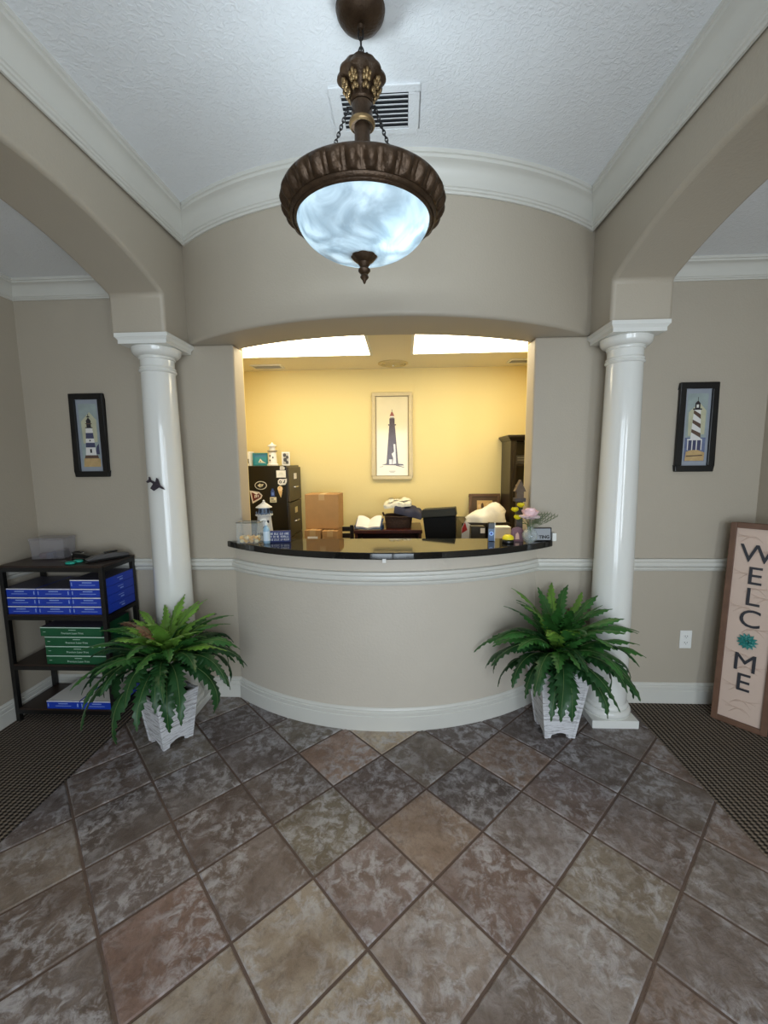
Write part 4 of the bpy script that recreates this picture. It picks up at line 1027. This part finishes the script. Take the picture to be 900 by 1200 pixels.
t = thing('framed_picture', 'small turquoise framed beach picture standing on the filing cabinet', 'picture', (-1.268,3.70,ZK))
m = MB(); frame_bars(m, .132, .112, .010, .014); m.build('frame', mat('teal frame', (40,130,140), .5), t).location = (0,0,.056)
m = MB(); m.mi = 0; m.box(-.057,.057,-.008,-.002,.009,.103); plate(m, [(-.02,.028),(.05,.022),(.02,.040),(.0,.062)], -.0086, 1); plate(m, rect(-.056,.056,.074,.102), -.0084, 2); plate(m, [(-.008,.03),(.006,.034),(.0,.046)], -.009, 3)
m.build('picture', [mat('turquoise', (58,150,164), .4), mat('sail white', (228,226,206), .4), mat('sky teal', (70,136,170), .4), mat('dark green', (60,80,50), .5)], t)
t = thing('lighthouse_figurine', 'white lighthouse figurine standing on top of the filing cabinet', 'figurine', (-1.160,3.70,ZK))
m = MB(); m.lathe([(.050,0),(.050,.012),(.040,.018),(.034,.10),(.030,.118)], n=28); m.build('tower', M_white, t, smooth=40)
m = MB(); m.lathe([(.030,.1185),(.044,.124),(.044,.132),(.030,.136)], n=28); m.build('gallery', mat('stone grey', (160,150,130), .6), t, smooth=40)
m = MB(); m.lathe([(.026,.1365),(.026,.168)], n=10); m.build('lantern_room', M_white, t)
m = MB(); m.lathe([(.040,.1685),(.040,.174),(.018,.188),(.008,.196),(.001,.206)], n=28); m.build('roof', M_white, t, smooth=30)
for (a, z) in ((-1.9,.045),(-1.9,.085),(-1.2,.07)):
    m = MB(); m.M = T(0,0,z) @ RZ(a); m.box(.030,.0425-.06*(z-.02)*.9,-.005,.005,-.008,.008); m.build('window', M_espresso, t)
t = thing('photo_card', 'small white bordered card with a dark pattern standing at the cabinet front edge', 'card', (-1.038,3.69,ZK), math.radians(10))
m = MB(); m.mi = 0; m.box(-.034,.034,-.003,.003,0,.118); 
for k, (x, z, r) in enumerate(((-.010,.09,.014),(.012,.072,.012),(-.006,.05,.015),(.010,.028,.012))): plate(m, ell(r, r*1.2, x, z), -.0034, 1)
plate(m, rect(-.026,.026,.010,.108), -.0032, 2); m.build('card', [M_paper, mat('card dark', (70,66,60), .5), mat('card grey', (186,182,168), .5)], t)
t = thing('white_book', 'thin white book standing upright at the far left of the cabinet top', 'book', (-1.362,3.70,ZK))
m = MB(); m.box(-.016,.016,-.05,.06,0,.125); m.build('cover', M_paper, t, bevel=.002)
m = MB(); m.box(-.005,.005,-.0512,-.0502,.02,.06); m.build('spine_print', M_espresso, t)

# ------------------------------------------------------------------ office : chair and cartons
def chair():
    t = thing('slat_back_chair', 'black slat-back chair behind the stacked cartons in the office', 'chair', (-.655,3.50,0))
    for sx in (-1,1):
        m = MB(); m.box(sx*.19-.016,sx*.19+.016,.185,.218,0,1.035); m.build('rear_leg', M_espresso, t, bevel=.003)
        m = MB(); m.box(sx*.19-.016,sx*.19+.016,-.20,-.168,0,.43); m.build('front_leg', M_espresso, t, bevel=.003)
    m = MB(); m.box(-.206,.206,-.205,.183,.431,.455); m.build('seat', M_espresso, t, bevel=.004)
    for z in (.995,.935,.875,.815):
        m = MB(); m.box(-.173,.173,.192,.210,z-.015,z+.025); m.build('slat', M_espresso, t)
chair()
def carton(label, x, y, z, w, d, h, rz=0, labelpaper=False, tape=True):
    t = thing('cardboard_box', label, 'box', (x,y,z), rz)
    m = MB(); m.box(-w/2,w/2,-d/2,d/2,0,h); m.build('carton', M_cardboard, t, bevel=.003)
    if tape:
        m = MB(); m.box(-.024,.024,-d/2-.0006,d/2,h+.0002,h+.0008); m.box(-.024,.024,-d/2-.0008,-d/2-.0002,h-.05,h+.0002); m.build('tape', M_cardtape, t)
    if labelpaper:
        m = MB(); m.box(-.042,.042,-d/2-.0012,-d/2-.0004,h-.11,h-.05); m.build('shipping_label', M_paper, t)
carton('plain brown carton lying on the chair seat under the two small boxes', -.655,3.475,.456,.36,.36,.33)
carton('small carton with a white label, left of the pair under the big box', -.745,3.48,.787,.134,.26,.258, labelpaper=True)
carton('small plain carton, right of the pair under the big box', -.602,3.48,.787,.130,.26,.252)
carton('large tall brown box standing on the two small cartons', -.672,3.52,1.047,.282,.20,.288, rz=math.radians(-3))

# ------------------------------------------------------------------ office : credenza and the things on it
def credenza(name, label, x0, x1, y0, y1, h, mt, shelf):
    t = thing(name, label, 'cabinet', ((x0+x1)/2,(y0+y1)/2,0)); w, d = (x1-x0)/2, (y1-y0)/2; k = .022
    m = MB(); m.box(-w-.008,w+.008,-d-.008,d,h-.03,h); m.build('top', mt, t, bevel=.004)
    for s in (-1,1):
        m = MB(); m.box(s*w-(k if s > 0 else 0), s*w+(0 if s > 0 else k), -d, d, 0, h-.0305); m.build('side_panel', mt, t)
    m = MB(); m.box(-w+k,w-k,d-.012,d,0,h-.0305); m.build('back_panel', mt, t)
    for z in shelf:
        m = MB(); m.box(-w+k+.0005,w-k-.0005,-d+.004,d-.013,z,z+.02); m.build('shelf', mt, t)
credenza('credenza', 'dark cherry open-front cabinet under the book and basket in the office', -.415,.150,3.50,3.93,1.022, M_cherry, (.08,.42,.76))
t = thing('dark_bag', 'dark bundle lying in the open shelf of the cherry cabinet below the book', 'bag', (-.27,3.66,.781))
m = MB(); m.sphere((0,0,.065), .10, 20, 12, (1.0,.9,.64)); m.build('body', mat('charcoal cloth', (52,48,52), .8, bump=.6, bscale=30, var=.4, vscale=20), t, smooth=60)
m = MB(); m.tube([(-.05,-.05,.11),(-.02,-.07,.135),(.03,-.07,.135),(.06,-.05,.108)], .006, 8); m.build('strap', M_blackplastic, t, smooth=60)
def open_book():
    t = thing('open_book', 'open blue-covered book with white pages propped on the cherry cabinet', 'book', (-.300,3.545,1.0235), math.radians(-8))
    Mbl = mat('blue book cover', (44,70,110), .5)
    # two page blocks tilted back, resting on the top
    for s, nm in ((-1,'left'),(1,'right')):
        rows = []
        for k in range(9):
            u = k/8; x = s*.105*u; lift = .016*math.sin(PI*u)**.8+ (.030*u if s < 0 else .034*u)
            rows.append([(x, -.045+.006*u, .016+lift*.35), (x*1.0, .06, .075+lift)])
        m = MB(); top = rows; bot = [[(p[0], p[1]+.006, p[2]-.010-.004) for p in r] for r in rows]
        ids = m.grid(top); idb = m.grid(bot)
        for k in range(8):
            m.face((ids[k][0], ids[k+1][0], idb[k+1][0], idb[k][0])); m.face((ids[k][1], ids[k+1][1], idb[k+1][1], idb[k][1]))
        m.face((ids[8][0], ids[8][1], idb[8][1], idb[8][0])); m.build('page_block', M_paper, t, smooth=50)
        m = MB(); m.poly([(0,-.045,.001),(s*.118,-.04,.012),(s*.118,.075,.088),(0,.075,.052)]); m.poly([(0,-.043,-.002+.003),(s*.118,-.038,.009),(s*.118,.078,.084),(0,.078,.048)])
        m.box(min(s*.108,s*.120),max(s*.108,s*.120),-.03,.07,.0,.035); m.build('cover', Mbl, t)
open_book()
def basket():
    t = thing('wicker_basket', 'dark brown basket beneath folded clothes on the cherry cabinet', 'basket', (-.045,3.68,1.0235))
    Mw = mat('dark wicker', (62,42,30), .7, var=.4, vscale=60, bump=.8, bscale=90)
    m = MB(); o = [(0.98,0),(1.0,.004),(1.06,.06),(1.10,.098),(1.13,.102),(1.10,.106),(1.04,.098),(.96,.012)]
    m.lathe([(r*.112, z) for r, z in o]+[(.001,.012)], n=36, fn=lambda r,z,a: r*(1/max(abs(math.cos(a)),abs(math.sin(a)))**.55)); m.build('bowl', Mw, t, smooth=50)
    for s in (-1,1):
        m = MB(); m.tube([(s*.128,-.03,.10),(s*.138,-.02,.125),(s*.138,.02,.125),(s*.128,.03,.10)], .006, 8); m.build('handle', Mw, t, smooth=60)
basket()
def cloth(name, label, loc, size, thick, col, seed, tilt=0, rz=0, spots=False, cat='clothing'):
    rn = random.Random(seed); a, b = size
    m = MB(); N = 18; ph = [rn.uniform(0,6) for _ in range(6)]
    def zt(u, v): return thick*(1-.55*max(abs(u),abs(v))**4)+.008*math.sin(5*u+ph[0]+2*v)+.006*math.sin(9*v+ph[1])+.004*math.sin(13*u-7*v+ph[2])
    top = [[(a*u+.006*math.sin(6*v+ph[3]), b*v+.006*math.sin(7*u+ph[4]), zt(u, v)) for v in [q/N*2-1 for q in range(N+1)]] for u in [q/N*2-1 for q in range(N+1)]]
    bot = [[(p[0]*.95, p[1]*.95, 0) for p in r] for r in top]
    T1 = m.grid(top); B1 = m.grid(bot)
    for k in range(N):
        for (A, Bq) in (((T1[0][k],T1[0][k+1]),(B1[0][k],B1[0][k+1])),((T1[N][k],T1[N][k+1]),(B1[N][k],B1[N][k+1])),((T1[k][0],T1[k+1][0]),(B1[k][0],B1[k+1][0])),((T1[k][N],T1[k+1][N]),(B1[k][N],B1[k+1][N]))):
            m.face((A[0],A[1],Bq[1],Bq[0]))
    mats = [col]
    if spots:
        mats.append(mat('print black', (26,26,32), .7))
        for (u, v) in ((-.5,-.72),(-.1,-.68),(.35,-.72),(.75,-.6),(.1,-.3),(-.4,-.25)):
            m.mi = 1; m.poly([(a*u+.018*math.cos(q)*1.5, b*v+.016*math.sin(q), zt(u, v)+.003) for q in [2*PI*w/10 for w in range(10)]])
    o = m.build(name, mats, smooth=60); o.location = loc; o.rotation_euler = (0, tilt, rz)
    return tag(o, label, cat)
cloth('folded_shirt', 'rumpled navy and grey clothing overflowing the basket on its right', (.035,3.675,1.128), (.125,.11), .085, mat('navy cloth', (56,58,78), .85, var=.45, vscale=22), 3, tilt=.26)
cloth('folded_towel', 'folded cream cloth with black print on top of the basket of clothes', (-.050,3.672,1.205), (.120,.10), .062, mat('cream cloth', (230,226,206), .85), 5, tilt=-.10, spots=True)

# black bin on a desk, red and white flyer, low cabinet with bag and frame
t = thing('office_desk', 'plain dark desk standing behind the reception counter under the black bin', 'desk', (.33,3.30,0))
m = MB(); m.box(-.17,.24,-.17,.165,.735,.76); m.build('top', M_espresso, t, bevel=.003)
for sx in (-.155,.225):
    for sy in (-.155,.15): m = MB(); m.box(sx-.015,sx+.015,sy-.015,sy+.015,0,.7345); m.build('leg', M_espresso, t)
t = thing('black_bin', 'tilted black box with a lipped lid beside the cherry cabinet', 'box', (.322,3.36,.7620)); t.rotation_euler = (math.radians(-3), math.radians(-4.5), math.radians(-9))
Mbn = mat('matte black', (8,8,8), .6, spec=.15); Mlid = mat('charcoal lid', (40,40,34), .5, spec=.2)
m = MB(); m.frustum(-.105,.105,-.09,.09,.012,-.128,.128,-.10,.10,.395); m.build('body', Mbn, t, bevel=.004)
m = MB(); m.frustum(-.136,.136,-.108,.108,.3955,-.130,.130,-.10,.10,.46); m.build('lid', Mlid, t, bevel=.005)
m = MB(); m.tube([(-.10,-.104,.16),(.115,-.106,.215)], .004, 8); m.build('chrome_strip', M_chrome, t, smooth=60)
credenza('low_cabinet', 'low dark cabinet against the yellow wall under the white bag', .50,.885,3.52,3.93,1.078, M_espresso, (.08,.5))
t = thing('flyer', 'red and white folded leaflet poking up beside the black bin', 'leaflet', (.505,3.44,.7615), math.radians(-20))
m = MB(); m.mi = 0; m.prism([(-.03,0),(.05,0),(.066,.30),(.0,.345),(-.028,.28)], 0, .003, 'y'); m.mi = 1; m.prism([(-.026,.24),(.02,.27),(.0,.335),(-.024,.28)], -.0015, -.0002, 'y'); m.build('sheet', [M_paper, mat('flyer red', (190,46,40), .5)], t)
t = thing('framed_picture', 'brown wooden framed photo leaning on the yellow wall behind the white bag', 'picture', (.750,3.895,1.0790)); t.rotation_euler = (math.radians(-6),0,0)
Mbf = mat('brown wood frame', (104,74,44), .45, var=.25, vscale=20); Mmt = mat('brown mat board', (92,70,46), .6)
m = MB(); frame_bars(m, .286, .215, .026, .016); m.build('frame', Mbf, t, bevel=.004).location = (0,0,.1075)
m = MB(); m.mi = 0; m.box(-.118,.118,-.008,-.002,.026,.189); plate(m, rect(-.070,.072,.055,.152), -.0085, 1); plate(m, ell(.012,.03,-.02,.10), -.0088, 2); plate(m, ell(.018,.02,.03,.11), -.0088, 3); plate(m, ell(.014,.018,-.048,.10), -.0088, 3)
m.build('photo', [Mmt, mat('photo tan', (222,184,120), .3), mat('photo dark', (90,60,40), .3), mat('photo peach', (240,206,150), .3)], t)
def white_bag():
    m = MB(); N, K = 22, 14; rows = []
    for k in range(N+1):
        u = k/N; x = -.165+.33*u
        hgt = .045+.062*math.sin(min(1, u*1.9)*PI/2)+.055*max(0, math.sin((u-.42)/.58*PI))*(u > .42)
        dpt = .075*math.sin(PI*(.08+.84*u))**.5
        row = []
        for q in range(K+1):
            a = PI*q/K; row.append((x+.008*math.sin(5*a+9*u), -dpt*math.cos(a)+.006*math.sin(11*u+3*a), max(.0, hgt*math.sin(a)**.7+.006*math.sin(17*u+5*a)*(0 < q < K))))
        rows.append(row)
    ids = m.grid(rows); m.face(ids[0]); m.face(ids[-1])
    for k in range(N): m.face((ids[k][0], ids[k][-1], ids[k+1][-1], ids[k+1][0]))
    o = m.build('plastic_bag', mat('translucent white plastic', (240,238,228), .3, bump=.6, bscale=16), smooth=55); o.location = (.700,3.60,1.0785)
    tag(o, 'crumpled white plastic bag draped on the low dark cabinet', 'bag')
white_bag()
t = thing('desk_phone', 'small dark desk phone with a square white label in front of the white bag', 'phone', (.585,3.20,.762+.0))
t.location = (.53,3.165,.7615)
m = MB(); m.box(-.085,.02,-.03,.05,0,.338); m.build('body', mat('dark grey plastic', (46,44,38), .4, var=.3, vscale=20), t, bevel=.006)
m = MB(); m.box(-.015,.019,-.0315,-.0305,.285,.325); m.build('white_label', M_paper, t)
t.location = (.600,3.215,.0)
for ch in t.children: ch.location = (0,0,.762)
t2 = thing('side_table', 'narrow dark stand behind the counter carrying the phone and the white carton', 'table', (.68,3.23,0))
m = MB(); m.box(-.10,.16,-.10,.10,.742,.761); m.build('top', M_espresso, t2, bevel=.002)
for sx in (-.088,.148):
    for sy in (-.085,.085): m = MB(); m.box(sx-.010,sx+.010,sy-.010,sy+.010,0,.7415); m.build('leg', M_espresso, t2)
t = thing('white_carton', 'plain white carton behind the counter, right of the upright blue box', 'box', (.735,3.215,.762))
m = MB(); m.box(-.075,.075,-.05,.05,0,.325); m.build('carton', M_paper, t, bevel=.003)
m = MB(); m.box(-.076,.076,-.051,.051,.3255,.334); m.build('lid', M_paper, t, bevel=.002)

# ------------------------------------------------------------------ office : bookcase
def bookcase():
    t = thing('bookcase', 'tall espresso bookcase with a moulded top at the right of the office', 'bookcase', (1.175,3.77,0)); w, d, h = .272, .165, 1.76
    for s in (-1,1):
        m = MB(); m.box(s*w-(.025 if s > 0 else 0), s*w+(0 if s > 0 else .025), -d, d, 0, h); m.build('side_panel', M_espresso, t, bevel=.002)
        m = MB(); m.box(s*w-(.048 if s > 0 else -.0255), s*w+(-.0255 if s > 0 else .048), -d, -d+.02, 0, h); m.build('face_stile', M_espresso, t)
    m = MB(); m.box(-w+.0255,w-.0255,d-.012,d,0,h); m.build('back_panel', M_espresso, t)
    m = MB(); m.frustum(-w-.002,w+.002,-d-.002,d,h+.0005,-w-.026,w+.012,-d-.026,d,h+.03); m.box(-w-.03,w+.012,-d-.03,d,h+.03,h+.048); m.build('crown_top', M_espresso, t, bevel=.003)
    for z in (.06,.40,.70,1.00,1.275,1.545):
        m = MB(); m.box(-w+.0257,w-.0257,-d+.022,d-.0125,z,z+.02); m.build('shelf', M_espresso, t)
bookcase()
t = thing('plaque', 'small grey plaque on the upper shelf of the bookcase', 'plaque', (1.02,3.72,1.5655))
m = MB(); m.box(-.045,.045,-.006,.006,0,.075); m.build('board', mat('plaque grey', (70,70,70), .5), t, bevel=.002)
m = MB()
for z in (.05,.03): m.box(-.03,.03,-.0072,-.0062,z,z+.008)
m.build('lettering', mat('plaque print', (130,130,128), .5), t)
t = thing('book_stack', 'cream boxed set lying on the middle shelf of the bookcase', 'box', (1.0,3.70,1.2955))
m = MB(); m.box(-.045,.045,-.05,.05,0,.045); m.build('lower_box', mat('cream card', (206,190,150), .6), t, bevel=.003)
m = MB(); m.box(-.042,.042,-.048,.048,.046,.088); m.build('upper_box', mat('tan card', (188,170,132), .6), t, bevel=.003)
t = thing('shelf_figurine', 'pale figurine on the middle shelf of the bookcase next to the jamb', 'figurine', (1.115,3.70,1.2955))
m = MB(); m.lathe([(.030,0),(.030,.010),(.012,.02),(.020,.045),(.026,.07),(.018,.09),(.001,.10)], n=20); m.build('body', mat('pale ceramic', (220,214,196), .3), t, smooth=50)
m = MB(); m.sphere((0,0,.118), .020, 14, 10); m.build('head', mat('pale ceramic', (220,214,196), .3), t, smooth=50)

# ------------------------------------------------------------------ light
def area(name, loc, sx, sy, e, col, rot):
    d = bpy.data.lights.new(name, 'AREA'); d.shape = 'RECTANGLE'; d.size = sx; d.size_y = sy; d.energy = e; d.color = col
    o = bpy.data.objects.new(name, d); C.objects.link(o); o.location = loc; o.rotation_euler = rot; return o
# daylight through the three openings of the entrance wall
area('daylight_door', (.10, YF-.16, 1.2), 1.8, 2.2, 82, (.80,.91,1), (PI/2,0,0))
area('daylight_right', (1.79, YF-.16, 1.35), .55, 1.7, 34, (.84,.93,1), (PI/2,0,0))
w = bpy.data.worlds.new('sky'); bpy.context.scene.world = w; w.use_nodes = True
w.node_tree.nodes['Background'].inputs['Color'].default_value = (.72,.84,1,1); w.node_tree.nodes['Background'].inputs['Strength'].default_value = 1.0

# ------------------------------------------------------------------ camera
cam = bpy.data.cameras.new('camera'); co = bpy.data.objects.new('camera', cam); C.objects.link(co)
cam.sensor_fit = 'HORIZONTAL'; cam.sensor_width = 36; cam.lens = 490.67/900*36; cam.clip_start = .02
Rm = ((.9988970, .0458400, -.0101707), (-.0045804, -.1204450, -.9927094), (-.0467309, .9916611, -.1201022))
co.matrix_world = Matrix(((Rm[0][0], -Rm[1][0], -Rm[2][0], 0), (Rm[0][1], -Rm[1][1], -Rm[2][1], 0), (Rm[0][2], -Rm[1][2], -Rm[2][2], 1.6), (0,0,0,1)))
sc = bpy.context.scene; sc.camera = co
vs = sc.view_settings; sc.display_settings.display_device = 'sRGB'; vs.view_transform = 'Standard'; vs.look = 'None'; vs.gamma = 1; vs.exposure = .0; vs.use_curve_mapping = False
sc.cycles.use_denoising = True; sc.cycles.max_bounces = 8; sc.cycles.diffuse_bounces = 5; sc.cycles.caustics_reflective = False; sc.cycles.caustics_refractive = False; sc.cycles.sample_clamp_indirect = 6
